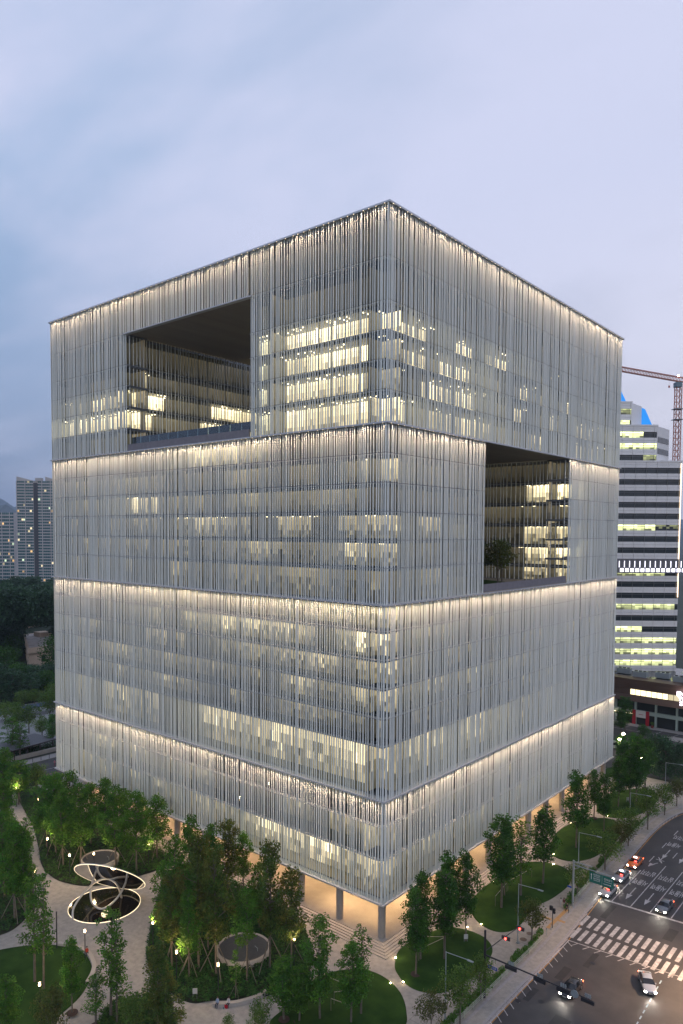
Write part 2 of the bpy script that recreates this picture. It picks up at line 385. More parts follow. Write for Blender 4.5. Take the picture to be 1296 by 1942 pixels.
def rooms_row(fc,u0,u1,zc,zf,lit,seed,nd=-5.0,cw=.55):
    "back wall of the offices: glow painted brighter under the ceiling, darker cells for partitions and furniture below"
    r=random.Random(seed); H=zc-zf; u=u0; rows=[(0,.2),(.2,.38),(.38,.62),(.62,.86),(.86,1)]; ph=r.uniform(0,9); blk=1; bl=0
    while u<u1:
        e=min(u1,u+cw*r.uniform(.6,1.6))
        if bl<=0: blk=r.choice((.55,.8,.95,1,1.1)) if lit((u+e)/2)>.5 else r.choice((.05,.4,.8,1,1.3)); bl=r.randint(5,14)
        bl-=1
        L0=lit((u+e)/2)**1.3*blk*(.85+.25*math.sin(u*.35+ph))*1.1+.022  # faint glow added to every cell, unlit rooms too
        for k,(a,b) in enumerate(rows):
            l=L0*(.42,.62,.85,1.0,1.2)[k]*r.uniform(.85,1.15)  # lamplight put into the glow colour, stronger towards the ceiling
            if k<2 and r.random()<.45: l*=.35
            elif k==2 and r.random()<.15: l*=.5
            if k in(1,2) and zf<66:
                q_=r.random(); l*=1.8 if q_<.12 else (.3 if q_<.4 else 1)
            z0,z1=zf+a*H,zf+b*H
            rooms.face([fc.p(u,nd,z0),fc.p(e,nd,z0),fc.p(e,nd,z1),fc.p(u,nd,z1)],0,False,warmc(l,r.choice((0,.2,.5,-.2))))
        u=e
fix=MB()
def fixtures(fc,u0,u1,zc,lit,seed):
    "single ceiling lamps, seen as bright points between the fins"
    r=random.Random(seed); u=u0+.8
    while u<u1-1.5:
        l=lit(u)
        if l>.28:
            for n in (-2.0,-3.0,-4.0):
                if r.random()<.16+.22*l: fc.box(fix,u,u+.26,n,n-.24,zc-.16,zc-.04,0,warmc(1.0+l,.2))
        u+=r.choice((.9,1.35))
def segment(fc,u0,u1,zs,lits,seed,fl=True,glassn=-1.45,shelf=True,spand=.75,finsp=1.0,front=-.42,jj=True):
    if fl: add_fins(fc,zs,fin_layout(u0,u1,seed,finsp),front)
    if u0<1.0: u0=1.45
    for i in range(len(zs)-1):
        zc,zf=zs[i],zs[i+1]; last=(i==len(zs)-2)
        fc.box(slabs,u0,u1,glassn-.08,-5.6,zc-.45,zc-.02)
        fc.box(slabs,u0,u1,glassn-.02,glassn-.07,zc-.5,zc+.25 if i else zc-.02)
        fc.box(slabs,u0,u1,glassn-.02,glassn-.07,zf+.0,zf+spand*.45)
        if shelf and i: fc.box(shelves,u0,u1,-.62,glassn+.05,zc-.09,zc+.03)
        h0,h1=zf+.0,zc-.45
        li=lits[i]; lf=li if callable(li) else (lambda u,v=li:v)
        rooms_row(fc,u0,u1,h1,h0+.02,lf,seed*31+i)
        fixtures(fc,u0,u1,h1,lf,seed*17+i)
        nb=max(1,round((u1-u0)/11)); st=(u1-u0)/nb
        for b in range(nb): glass.append((fc,u0+b*st+.03,u0+(b+1)*st-.03,glassn,zf+spand*.45,zc-.5))
        k=u0
        while k<=u1+.01:
            fc.box(mull,k-.035,k+.035,glassn+.04,glassn-.1,zf+.02,zc-.03); k+=2.75
def spans(*s,base=0.0):
    def f(u):
        for a,b,v in s:
            if a<=u<b: return v
        return base
    return f
# brightness of every storey, read along the face from the near corner
segment(FL,0.4,30.9,B1,[0,.05,spans((.5,29,1.0)),spans((1,5,.35),(8,27,1.0),(27,30,.4)),spans((0,9,.25),(9,28,1.05)),spans((0,31,.85))],11)
segment(FL,68.5,99.4,B1,[0,0,.06,spans((72,89,.65),(93,99,.3),base=.12),spans((70,99.4,.95)),.10],12)
segment(FL,30.9,68.5,[113.4,105.7],[0],13)
segment(FR,0.0,99.3,B1,[0,0,spans((2,7,.15),(10,17,.8),(26,33,.75),(38,46,.8),(60,66,.5),base=.06),spans((3,8,.6),(11,18,.65),(22,32,.8),(50,56,.8),(73,80,.7),base=.15),spans((2,9,.5),(16,34,.85),(50,62,.5),(64,70,.6),(80,92,.65),base=.12),spans((3,12,.6),(18,40,.6),(57,63,.5),(75,97,.6),base=.12)],14)
segment(FL,0.4,99.4,B2,[spans((38,54,.95),(28,38,.3),base=.10),spans((0,9,.55),(20,40,.25),base=.18),spans((64,74,.65),base=.16),spans((0,30,.3),(40,60,.35),base=.25),spans((0,12,.45),base=.22),spans((50,75,.25),base=.14)],15)
segment(FR,0.0,30.5,B2,[.10,.16,.10,.25,.12,.25],16)
segment(FR,67.7,99.3,B2,[.05,.08,.1,.10,.18,.08],17)
segment(FL,0.4,99.4,B3,[spans((0,30,.45),base=.30),spans((3,10,.95),(24,44,.6),base=.35),spans((0,20,.35),base=.30),spans((0,25,.35),(60,80,.3),base=.24),spans((0,60,.18),base=.25),spans((3,48,.6),(48,80,.35),base=.30)],18)
segment(FR,0.0,99.3,B3,[spans((0,20,.35),base=.22),.25,.28,spans((0,30,.35),base=.28),.18,spans((0,40,.45),base=.22)],19)
segment(FL,0.4,99.4,B4,[spans((60,95,.35),base=.1),spans((55,95,.5),base=.25),spans((3,15,.45),(15,34,.75),(70,95,.4),base=.3)],20)
segment(FR,0.0,99.3,B4,[.12,.25,spans((0,20,.3),base=.25)],21)
# walls inside the two openings (and on round the central court)
segment(V1S,1.2,70,[105.6,99.4,95.0,90.6,86.0,81.0],[.02,spans((2,9,.55),(40,70,.3),base=.06),spans((0,3,.7),(9,13,.9),(27,60,.75),base=.06),spans((0,10,1.0),(24,29,.8),(29,60,.35),base=.08),spans((28,60,.9),base=.07)],22,finsp=1.7,front=-.3)
segment(V2S,1.2,70,[80.9,76.0,71.2,66.4,61.6,57.0,53.4],[spans((1,8,.05)),spans((1,13,.9)),spans((1,3.5,.4),(9,13,.6),base=.05),spans((1,13,.6)),spans((1,13,.95),base=.04),spans((1,13,.5))],23,finsp=1.9,front=-.3)
segment(V1R,1.2,31,[105.6,99.4,95.0,90.6,86.0,81.0],[.1]*5,24,finsp=2.2,front=-.3)
segment(V2R,1.2,31,[80.9,76.0,71.2,66.4,61.6,57.0,53.4],[.1]*6,25,finsp=2.2,front=-.3)
# largest fins are parts of their own, the others one joined part
def fin_px(f):
    fc,u,wd,dd,n,z0,z1=f; p=fc.p(u,n,(z0+z1)/2); return (z1-z0)*wd/ max(depth(p),1)**2*(1 if fc in(FL,FR) else .0)
fins.sort(key=fin_px,reverse=True)
fcache={}
for f in fins[:300]:
    fc,u,wd,dd,n,z0,z1=f; key=(round(wd,2),fc is FL); H=z1-z0
    if key not in fcache:
        m=MB(); E_=ellipse(wd,.25) if fc is FL else [(b,a) for a,b in ellipse(wd,.25)][::-1]
        a=m.ring([(x,y,0) for x,y in E_]); b=m.ring([(x,y,1) for x,y in E_]); m.bridge(a,b); m.cap(a,0,True); m.cap(b); fcache[key]=m.mesh('fin',[FIN])
    o=bpy.data.objects.new('fin',fcache[key]); COL.objects.link(o); o.parent=BLD; o.location=fc.p(u,n,z0); o.scale=(1 if fc is not FL else 1,1,H) if fc is FL else (1,1,H)
fm=MB()
for f in fins[300:]:
    fc,u,wd,dd,n,z0,z1=f; E_=ellipse(wd,dd,8); k=1 if fc.du.x*fc.dn.y-fc.du.y*fc.dn.x>0 else -1
    if k<0:E_=E_[::-1]
    a=fm.ring([fc.p(u+x,n+y,z0) for x,y in E_]); b=fm.ring([fc.p(u+x,n+y,z1) for x,y in E_]); fm.bridge(a,b); fm.cap(a,0,True); fm.cap(b)
fm.build('facade_fins',[FIN],BLD,kind='stuff')
gr=sorted(glass,key=lambda t:-(t[5]-t[4])*(t[2]-t[1])/depth(t[0].p(t[1],0,t[4]))**2); gj=MB()
def gq(fc,a,b,n,z0,z1,p):
    q=[Vector(fc.p(a,n,z0))-p,Vector(fc.p(b,n,z0))-p,Vector(fc.p(b,n,z1))-p,Vector(fc.p(a,n,z1))-p]
    return q if fc.du.cross(Vector((0,0,1))).dot(fc.dn)>0 else q[::-1]
for i,(fc,a,b,n,z0,z1) in enumerate(gr):
    if i<296:
        m=MB(); p=Vector(fc.p(a,n,z0)); m.face(gq(fc,a,b,n,z0,z1,p)); m.build('glass_pane',[GL],BLD,loc=p)
    else: gj.face(gq(fc,a,b,n,z0,z1,Vector((0,0,0))))
gj.build('small_glass_panes',[GL],BLD,kind='stuff')
# ledges: overhanging trays under every block, and the roof edge
def tray(z,seg_l,seg_r,h=.24,n1=-1.5):
    m=MB()
    for a,b in seg_l: FL.box(m,a,b,0,n1,z-h*.0,z+h)
    for a,b in seg_r: FR.box(m,a,b,0,n1,z,z+h)
    return m.build('ledge',[LEDGE],BLD)
tray(ZT-.25,[(-.0,W)],[(1.5,Dp)],.27)
for z in (ZB1,ZB2,ZB3,ZB4): tray(z-.12,[(0,W)],[(1.5,Dp)])
m=MB(); FL.box(m,30.0,69.4,-.05,-1.0,105.42,105.62); m.build('ledge',[LEDGE],BLD)
# hidden ends, roof, soffits, courtyard
m=MB()
m.box(-W+1,-68.5,31,Dp-1,113.0,113.3); m.box(-68.5,-1.6,69,Dp-1,113.0,113.3); m.box(-W+1,-1.6,1.6,31,113.0,113.3); m.box(-30.9,-1.6,31,69,113,113.3)
m.build('roof',[SLABM],BLD)
m=MB(); m.box(-68.4,-31,1.0,31,105.45,105.6); m.build('opening_soffit',[SOFF],BLD)
m=MB(); m.box(-30.8,-.6,30.6,67.5,80.83,81.03); m.build('opening_soffit',[SOFF],BLD)
m=MB(); m.box(-68.5,-30.9,.5,31,80.9,81.2); m.box(-30.8,-.5,30.5,67.6,53.3,53.7); m.box(-68.5,-30.8,31,69,52,53.3); m.build('terrace_floor',[mat('terrace_gravel',(.34,.29,.22),.9,noise=(.26,.22,.17),nscale=2)],BLD)
m=MB(); m.box(-W,-W+.2,5,Dp,ZB4,ZT-.3); m.box(-W,-5.6,Dp-.2,Dp,ZB4,ZT-.3); m.box(-68.4,-31,69.2,69.4,53,113); m.box(-31.0,-30.95,31,69,81,113)
m.build('rear_wall',[LEDGE],BLD)
m=MB(); m.box(-W+5,-5.6,5.6,30.3,ZB4+.1,80.8); m.build('core_wall',[ROOMD],BLD)
PARA=mat('parapet_stone',(.22,.21,.23),.8,noise=(.18,.17,.19),nscale=1.5)
pp=MB()
for k in range(16):
    a=30.95+k*2.34; 
    m=MB(); FL.box(m,a,a+2.32,-.45,-.75,81.15,82.55); m.build('parapet_panel',[PARA],BLD)
    m=MB(); FR.box(m,30.55+k*2.315,30.55+k*2.315+2.295,-.45,-.75,53.55,54.95); m.build('parapet_panel',[PARA],BLD)
for k in range(12):
    m=MB(); FL.box(m,31+k*3.12,31+k*3.12+3.08,-1.5,-1.53,82.2,84.1); m.build('balustrade_glass',[glassmat('balustrade_glass_mat',(.80,.90,.88),.10)],BLD)
slabs.build('floor_slabs',[SPAN],BLD,kind='stuff'); shelves.build('maintenance_shelf',[SHELF],BLD,kind='stuff'); mull.build('mullions',[MULL],BLD,kind='stuff')
rooms.build('office_interior',[ROOM,ROOMD],BLD,'glow',kind='stuff'); ROOM.node_tree.nodes['Principled BSDF'].inputs['Emission Strength'].default_value=1.95
fix.build('ceiling_lamps',[emitattr('ceiling_lamp',2.2)],BLD,'glow',kind='stuff')
# end walls closing the side returns
m=MB(); m.box(-W+.02,-W+.1,.5,5.2,ZB4+.1,ZT-.3); m.build('end_screen',[FIN],BLD)
m=MB(); m.box(-5.2,-.5,Dp-.1,Dp-.02,ZB4+.1,ZT-.3); m.build('end_screen',[FIN],BLD)
# wash lights hidden in the trays, aimed down and slightly inwards
WASH=(1,.69,.44)
def wash(fc,u0,u1,z,e,n=-.06,tilt=3.5,wd=.08):
    L_=u1-u0; c=fc.p((u0+u1)/2,n,z)
    zax=-(Vector((0,0,-1))*math.cos(R(tilt))-fc.dn*math.sin(R(tilt))); xax=fc.du.copy(); yax=zax.cross(xax)
    M=Matrix((xax,yax,zax)).transposed()
    lamp('AREA',c,e*L_,WASH,L_,M.to_euler(),'tray_wash_light',wd,R(56),BLD)
EW=13.5
for z in (ZT-.30,ZB1-.17,ZB2-.17,ZB3-.17):
    wash(FL,.6,W-.4,z,EW)
    if z==ZB1-.17: wash(FR,.6,30.3,z,EW); wash(FR,67.8,Dp-.4,z,EW)
    else: wash(FR,.6,Dp-.4,z,EW)
# small spots in the tray, a brighter scallop on some of the fins
SP=mat('tray_spot',(.9,.8,.6),.4,emit=(1,.74,.45),estr=2.5)
for fc,segs,zz in ((FL,[(1,W-1)],ZT-.3),(FR,[(1,Dp-1)],ZT-.3),(FL,[(1,W-1)],ZB1-.17),(FR,[(1,30),(68,Dp-1)],ZB1-.17),(FL,[(1,W-1)],ZB2-.17),(FR,[(1,Dp-1)],ZB2-.17),(FL,[(1,W-1)],ZB3-.17),(FR,[(1,Dp-1)],ZB3-.17)):
    m=MB()
    for a,b in segs:
        u=a
        while u<b: fc.box(m,u-.05,u+.05,-.02,-.10,zz+.02,zz+.045); u+=rnd.uniform(1.0,2.1)
    m.build('tray_spotlights',[SP],BLD,kind='stuff')
# ground floor: plinth, steps, columns, soffit, lobby
PL=mat('plinth_stone',(.40,.36,.31),.75,noise=(.35,.315,.27),nscale=.8,detail=8)
PZ=1.0
for i in range(6):
    o_=.42*(6-i)-.35; m=MB(); z1=PZ*(i+1)/6.0
    if i<5:
        m.box(-W-o_,o_,-o_,-o_+.95,0,z1); m.box(o_-.95,o_-.0,-o_+.95,Dp+o_,0,z1-.0)
        m.build('step',[PL],BLD)
m=MB(); m.box(-W+.2,.10-.03,-.07,Dp,0,PZ); m.build('plinth',[PL],BLD)
m=MB(); m.box(-W+.3,-.3,.3,Dp-.3,ZB4-.35,ZB4-.16); m.build('entrance_soffit',[mat('pale_soffit',(.55,.50,.42),.8)],BLD)
cols=[]
for k in range(12): cols.append((-1.05-8.65*k,1.05))
for k in range(1,12): cols.append((-1.05,1.05+8.52*k))
cm=MB(); cm.cyl(0,0,0,ZB4-.35-PZ,.6,24); cme=cm.mesh('column',[COLM])
for x,y in cols:
    q=bpy.data.objects.new('column',cme); COL.objects.link(q); q.parent=BLD; q.location=(x,y,PZ)
m=MB()
LOB=mat('lobby_glass_wall',(.5,.42,.3),.3,emit=(1,.68,.36),estr=.55)
m.box(-W+14,-16,16,16.2,PZ,ZB4-.35); m.box(-16.2,-16,16.2,Dp-14,PZ,ZB4-.35); m.build('lobby_wall',[LOB],BLD)
k=-16
mm=MB()
while k>-W+14: mm.box(k-.1,k+.1,15.8,16.0,PZ,ZB4-.36); k-=4.3
k=16
while k<Dp-14: mm.box(-16.0,-15.8,k-.1,k+.1,PZ,ZB4-.36); k+=4.3
mm.build('lobby_mullions',[MULL],BLD,kind='stuff')
dl=MB()
for k in range(11):
    for ins in (5.4,11.5):
        for q in ((-5.4-8.65*k,ins),(-ins,5.4+8.52*k+ (8.52 if ins<6 else 0))):
            if q[0]<-W+3 or q[1]>Dp-3: continue
            dl.cyl(q[0],q[1],ZB4-.37,ZB4-.345,.22,10)
            lamp('AREA',(q[0],q[1],ZB4-.40),150,(1,.64,.33),.5,(0,0,0),'downlight',None,R(150),BLD)
dl.build('downlight_lens',[mat('downlight',(.9,.8,.6),.4,emit=(1,.7,.4),estr=20)],BLD,kind='stuff')
# garden in the right opening
bx=[(-20,33),(-3.5,33),(-2.5,38),(-3.5,46),(-8,52),(-20,54)]
m=MB(); m.prism(shade_spline(bx,4),53.7,54.1); m.build('garden_bed',[LAWN],BLD)
bx=[(-2.4,31.6),(-1.6,31.6),(-1.6,46),(-2.6,45),(-2.9,36)]
m=MB(); m.prism(shade_spline(bx,4),53.7,54.0); m.build('garden_bed',[LAWN],BLD)
# ---------------------------------------------------------------- trees
LEAF={}
def leafmat(n,a,b,tr=.42):
    a=tuple(v*1.18 for v in a); b=tuple(v*1.18 for v in b)
    LEAF[n]=mat('leaf_'+n,a,.55,spec=.3,attr='tint',trans=tr,noise=b,nscale=.6); return LEAF[n]
leafmat('green',(.046,.135,.016),(.088,.20,.024)); leafmat('deep',(.028,.090,.012),(.052,.14,.018)); leafmat('light',(.075,.135,.025),(.11,.18,.035))
leafmat('autumn',(.052,.125,.024),(.125,.125,.024)); leafmat('pine',(.028,.070,.034),(.045,.095,.042),.2); leafmat('olive',(.085,.095,.022),(.06,.09,.02))
def tree_mesh(seed,kind,H,Wd,base,nclu,nleaf,ls):
    """crown and trunk meshes; kind: slim (columnar, limbs all the way), round (street tree), cone, dome"""
    r=random.Random(seed); cr=MB(); tk=MB()
    lean=Vector((r.uniform(-.03,.03),r.uniform(-.03,.03),0)); top=H*.93
    axis=[Vector((0,0,0))+lean*z*1.0+Vector((0,0,z)) for z in (0,H*.3,H*.6,top)]
    if kind=='round' : 
        fk=base*.9; tk.tube([(0,0,-.1),(0,0,fk)],[H*.022,H*.016],7,caps=False)
        for k in range(4):
            a=k*1.57+r.uniform(-.5,.5); tk.tube([(0,0,fk*.9),(math.cos(a)*Wd*.14,math.sin(a)*Wd*.14,fk+H*.2),(math.cos(a)*Wd*.3,math.sin(a)*Wd*.3,H*.8)],[H*.012,H*.008,H*.003],5,caps=False)
    else: tk.tube([a+Vector((0,0,-.1 if i==0 else 0)) for i,a in enumerate(axis)],[H*.011+.03,H*.009+.02,H*.006,.02],7,caps=False)
    cl=[]
    for i in range(nclu):
        t=(i+r.random())/nclu
        if kind=='slim': z=base+(H-base)*t; rad=Wd*.5*math.sqrt(max(.06,1-((t-.36)/.70)**2))*(.9+.2*math.sin(seed+t*9))
        elif kind=='cone': z=base+(H-base)*t; rad=Wd*.5*(1-t*.92)
        elif kind=='round': z=base+(H-base)*(.12+.8*t); rad=Wd*.5*math.sqrt(max(.05,1-((t-.42)/.62)**2))
        else: z=base+(H-base)*t; rad=Wd*.5*math.sqrt(max(.03,1-((t-.3)/.72)**2))
        a=i*2.399+r.uniform(-.5,.5); q=r.uniform(.35,.92); x,y=math.cos(a)*rad*q,math.sin(a)*rad*q
        if i%5==0: x*=.3;y*=.3
        s=Wd*r.uniform(.13,.25)*(1-.3*t if kind in('slim','cone') else 1)
        cl.append((x,y,z,s))
        zz=max(base*.8,z-abs(r.uniform(.6,1.2))*rad*.5)
        if kind!='round' and r.random()<.8: tk.tube([lean*zz+Vector((0,0,zz)),(x*.6,y*.6,(z+zz)/2),(x,y,z)],[H*.004+.01,H*.003+.006,.012],4,caps=False)
    tot=sum(c[3]**2 for c in cl)
    for (x,y,z,s) in cl:
        n=max(8,int(nleaf*s*s/tot)); tone=r.uniform(.72,1.3); hue=r.uniform(.85,1.2)
        for _ in range(n):
            v=Vector((r.gauss(0,1),r.gauss(0,1),r.gauss(0,1))).normalized()*(r.random()**.45)
            p=Vector((x,y,z))+Vector((v.x*s,v.y*s,v.z*s*.78))
            d=Vector((r.gauss(0,1),r.gauss(0,1),r.gauss(-.2,.6))).normalized(); e=d.cross(Vector((r.gauss(0,1),r.gauss(0,1),r.gauss(0,1)))).normalized()
            L_=ls*r.uniform(.6,1.25); c=tone*r.uniform(.75,1.25); col=(c*hue,c,c*.95)
            cr.face([p-d*L_,p+e*L_*.55,p+d*L_,p-e*L_*.55],0,False,col)
    return cr,tk
TM={}
def proto(key,seed,kind,H,Wd,base,nclu,nleaf,ls,lm):
    cr,tk=tree_mesh(seed,kind,H,Wd,base,nclu,nleaf,ls); TM[key]=(cr.mesh('crown',[LEAF[lm]]),tk.mesh('trunk',[BARK]),H,Wd)
for s_ in range(4): proto(f'slim{s_}',20+s_,'slim',10,4.6,2.9,46,4200,.15,'green'); proto(f'deep{s_}',40+s_,'slim',10,4.5,3.4,48,4600,.15,'deep')
for s_ in range(3): proto(f'autumn{s_}',60+s_,'slim',10,4.6,3.2,46,4200,.15,'autumn'); proto(f'sparse{s_}',70+s_,'slim',10,3.4,3.2,34,1500,.14,'green')
proto('high0',31,'slim',10,4.4,4.6,36,3200,.15,'green')
for s_ in range(3): proto(f'round{s_}',80+s_,'round',5,4.6,1.8,34,2300,.13,'light'); proto(f'olive{s_}',90+s_,'round',5,4.4,1.8,30,2000,.13,'olive'); proto(f'pine{s_}',100+s_,'dome',11,8,1.2,60,3600,.26,'pine'); proto(f'dome{s_}',110+s_,'dome',10,9.5,1.4,60,3600,.26,'deep')
stk=MB()
for k in range(3):
    a=k*2.094+.4; stk.tube([(math.cos(a)*1.35,math.sin(a)*1.35,0),(math.cos(a)*.10,math.sin(a)*.10,2.5)],.033,5)
STK=None
def tree(px,py,topy,key,name,label,group=None,wpx=None,stakes=False,rz=None,z0=.3,xyz=None):
    p=at(px,py,z0) if xyz is None else Vector(xyz)
    H=(py-topy)*depth(p)/FPX*1.02 if xyz is None else topy
    cm,tm,h0,w0=TM[key]; sz=H/h0; sx=sz
    if wpx: sx=wpx*1.12*depth(p)/FPX/w0
    t=thing(name,label,'tree',(p.x,p.y,p.z),rnd.uniform(0,6.28) if rz is None else rz,group)
    for nm,me in (('trunk',tm),('crown',cm)):
        o=bpy.data.objects.new(nm,me); COL.objects.link(o); o.parent=t; o.scale=(sx,sx,sz)
    if stakes:
        global STK
        if STK is None: STK=stk.mesh('support_stakes',[STAKE])
        o=bpy.data.objects.new('support_stakes',STK); COL.objects.link(o); o.parent=t; o.scale=(H/10,)*3
    if group in MULCH:
        m=MB(); m.cyl(0,0,-.02,.06,.75,14); m.build('mulch_ring',[mat('mulch',(.06,.035,.025),.95)],t)
    return t
MULCH=('slender trees on the street side lawns','young trees on the front lawn below the corner','front park trees at the bottom left')
SW='slender_tree'; G1='slender trees on the street side lawns'
tree(789,1848,1690,'deep0',SW,'slender tree nearest the camera on the oval lawn by the plinth corner',G1,58)
tree(798,1821,1655,'deep1',SW,'tall slender tree just behind the front one on the corner oval lawn',G1,52)
tree(843,1821,1650,'deep2',SW,'full dark green tree on the right half of the corner oval lawn',G1,68)
tree(850,1775,1621,'deep3',SW,'dark tree rising behind the corner lawn against the fin facade',G1,56)
tree(884,1786,1619,'deep1',SW,'narrow tree at the path edge on the right tip of the corner lawn',G1,50)
tree(951,1723,1551,'deep0',SW,'tallest dark tree at the left end of the second oval lawn',G1,70)
tree(957,1700,1562,'slim1',SW,'half hidden green tree behind the tallest one on the second lawn',G1,46)
tree(988,1700,1554,'sparse0',SW,'thin see-through tree in the middle of the second oval lawn',G1,52)
tree(1030,1677,1532,'deep2',SW,'wide topped tree on the right part of the second oval lawn',G1,60)
tree(1093,1609,1467,'deep3',SW,'broad dark tree at the left end of the third oval lawn',G1,54)
tree(1127,1552,1462,'deep0',SW,'short tree by the steps between third and fourth lawns',G1,34)
tree(1146,1578,1470,'deep1',SW,'tree standing in the middle of the third oval lawn',G1,36)
tree(1173,1531,1436,'deep2',SW,'tree at the left end of the fourth lawn near the last column',G1,38)
tree(1195,1525,1425,'deep3',SW,'tree in the middle of the fourth lawn',G1,38)
tree(1207,1527,1398,'deep0',SW,'tall tree beyond the fourth lawn below the van',G1,44)
tree(1224,1495,1403,'deep1',SW,'tree at the far edge of the fourth lawn by the pale path',G1,40)
tree(1182,1480,1405,'deep2',SW,'farthest plaza tree behind the building corner',G1,36)
tree(1262,1478,1400,'pine0','evergreen_tree','dark evergreen clump behind the fourth lawn at the right edge','dark evergreens at the plaza end',50)
tree(1240,1470,1396,'pine1','evergreen_tree','dark evergreen left of the right edge clump near the plaza end','dark evergreens at the plaza end',46)
tree(1290,1482,1412,'pine2','evergreen_tree','dark evergreen cut by the right picture edge above the kerb bend','dark evergreens at the plaza end',46)
G2='small street trees beside the road'
tree(1009,1786,1706,'olive0','street_tree','rusty olive small tree right of the street lamp near the crossing',G2,54)
tree(912,1895,1815,'round1','street_tree','small green tree below the dark traffic mast',G2,56)
tree(873,1940,1836,'round0','street_tree','bright green bushy tree beside the nearest street lamp',G2,66)
tree(818,1960,1880,'olive1','street_tree','small tree cut by the bottom edge left of the nearest street lamp',G2,54)
tree(1095,1700,1640,'round2','street_tree','small dark green tree behind the blue green sign gantry post',G2,48)
tree(1148,1648,1578,'round1','street_tree','broad low tree right of the gantry above the green sign',G2,66)
tree(1178,1614,1563,'olive2','street_tree','brownish street tree opposite the orange taxi',G2,44)
tree(1192,1603,1534,'round0','street_tree','light green street tree between orange taxi and third lawn',G2,50)
tree(1229,1572,1495,'round2','street_tree','street tree in front of the fourth oval lawn',G2,46)
tree(1261,1545,1488,'round1','street_tree','second last street tree before the kerb bends right',G2,38)
tree(1284,1528,1478,'olive0','street_tree','last street tree at the right edge where the kerb bends',G2,40)
G3='young trees on the front lawn below the corner'
tree(607,1934,1742,'slim0',SW,'tall green tree left on the front lawn below the corner steps',G3,66)
tree(666,1941,1790,'slim1',SW,'leafy tree right of centre on the front lawn',G3,64)
tree(685,1925,1758,'sparse1',SW,'sparse tree with loose branches on the right of the front lawn',G3,50)
tree(539,1934,1817,'slim2',SW,'lower tree at the left tip of the front lawn',G3,74)
tree(568,1937,1832,'slim3',SW,'tree between the two left trunks of the front lawn',G3,62)
tree(492,1990,1894,'round1','young_tree','small young tree at the bottom edge below the curved bench',G3,44)
tree(433,1985,1926,'round2','young_tree','tip of a little tree at the bottom edge below the seated people',G3,26)
G4='trees of the grove round the larger planter'
tree(469,1858,1688,'high0',SW,'green tree standing right in front of the larger round planter',G4,58,True)
tree(447,1892,1800,'sparse2',SW,'little light green tree with stakes below the larger planter',G4,26,True)
tree(512,1837,1598,'autumn0',SW,'tall orange tinged tree right of the larger planter',G4,64,True)
tree(553,1830,1650,'autumn1',SW,'half orange half green tree by the path lamp near the plinth',G4,62,True)
tree(462,1690,1581,'slim1',SW,'dark green slim tree standing by the paving left of the plinth',G4,42,True)
tree(431,1708,1557,'autumn2',SW,'autumn coloured tree against the lower facade',G4,56,True)
tree(326,1830,1660,'autumn1',SW,'rust coloured tree at the left edge of the big grove',G4,62,True)
tree(359,1851,1690,'slim2',SW,'green tree in front of the rust coloured ones in the big grove',G4,56,True)
tree(377,1834,1588,'autumn0',SW,'tallest rust orange tree in the middle of the big grove',G4,74,True)
tree(410,1848,1610,'autumn2',SW,'orange green tree just left of the larger planter',G4,66,True)
tree(362,1730,1549,'slim3',SW,'green tree at the top left of the big grove below the facade',G4,56)
tree(335,1760,1590,'slim0',SW,'green tree on the upper left flank of the big grove',G4,56)
tree(400,1730,1565,'slim2',SW,'green tree behind the autumn ones at the top of the big grove',G4,50)
tree(310,1800,1640,'slim1',SW,'dark green tree at the left corner of the big grove by the path',G4,50)
tree(395,1800,1630,'slim3',SW,'dense green tree deep inside the big grove',G4,56)
tree(492,1760,1640,'slim0',SW,'green tree behind the planter towards the plinth steps',G4,44)
G5='front park trees at the bottom left'
tree(210,1935,1722,'sparse0',SW,'tall thin tree in front of the dark pool on the forked path',G5,62)
tree(222,1945,1760,'sparse1',SW,'second thin stem beside the tall tree in front of the pool',G5,50)
tree(83,1876,1655,'sparse2',SW,'tall loose tree on the lower left lawn right of its twin',G5,52)
tree(66,1862,1668,'sparse0',SW,'tall loose tree on the lower left lawn left of its twin',G5,58)
tree(137,1921,1780,'slim1',SW,'compact green tree at the right side of the lower left lawn',G5,46)
tree(182,1946,1846,'sparse1',SW,'light small tree at the curb bench of the lower left lawn',G5,48)
tree(300,1965,1794,'autumn1',SW,'brown green tree below the big grove at the path fork',G5,60)
tree(318,1975,1858,'autumn2',SW,'lower brown tree at the bottom edge right of the path fork',G5,56)
tree(100,1990,1872,'olive2','young_tree','bushy olive tree at the bottom edge on the left lawn',G5,64)
tree(248,1975,1892,'round0','young_tree','rounded green tree at the bottom edge below the path',G5,60)
tree(12,1975,1850,'slim2',SW,'green tree in the bottom left picture corner',G5,60)
G6='trees of the grove behind the sculpture'
tree(89,1608,1476,'slim0',SW,'first tree from left in the grove behind the sculpture',G6,56,True)
tree(106,1619,1471,'slim1',SW,'second tree from left in the grove behind the sculpture',G6,52,True)
tree(120,1640,1500,'slim2',SW,'staked tree left of the path lamp in the grove behind the sculpture',G6,56,True)
tree(153,1640,1490,'slim3',SW,'tree left of the smaller round planter behind the sculpture',G6,56,True)
tree(135,1600,1467,'slim0',SW,'rear tree of the grove in front of the far left facade corner',G6,48,True)
tree(172,1600,1488,'slim1',SW,'rear tree right of the corner in the grove behind the sculpture',G6,50)
tree(220,1643,1492,'slim3',SW,'tree right behind the smaller round planter',G6,54,True)
tree(200,1600,1477,'slim2',SW,'tall rear tree behind the smaller round planter',G6,48)
tree(259,1648,1505,'slim0',SW,'tree with white stakes right of the smaller planter',G6,56,True)
tree(298,1626,1511,'slim1',SW,'right end tree of the grove behind the sculpture',G6,52,True)
tree(268,1600,1512,'slim2',SW,'rear tree near the right end of the sculpture grove',G6,44)
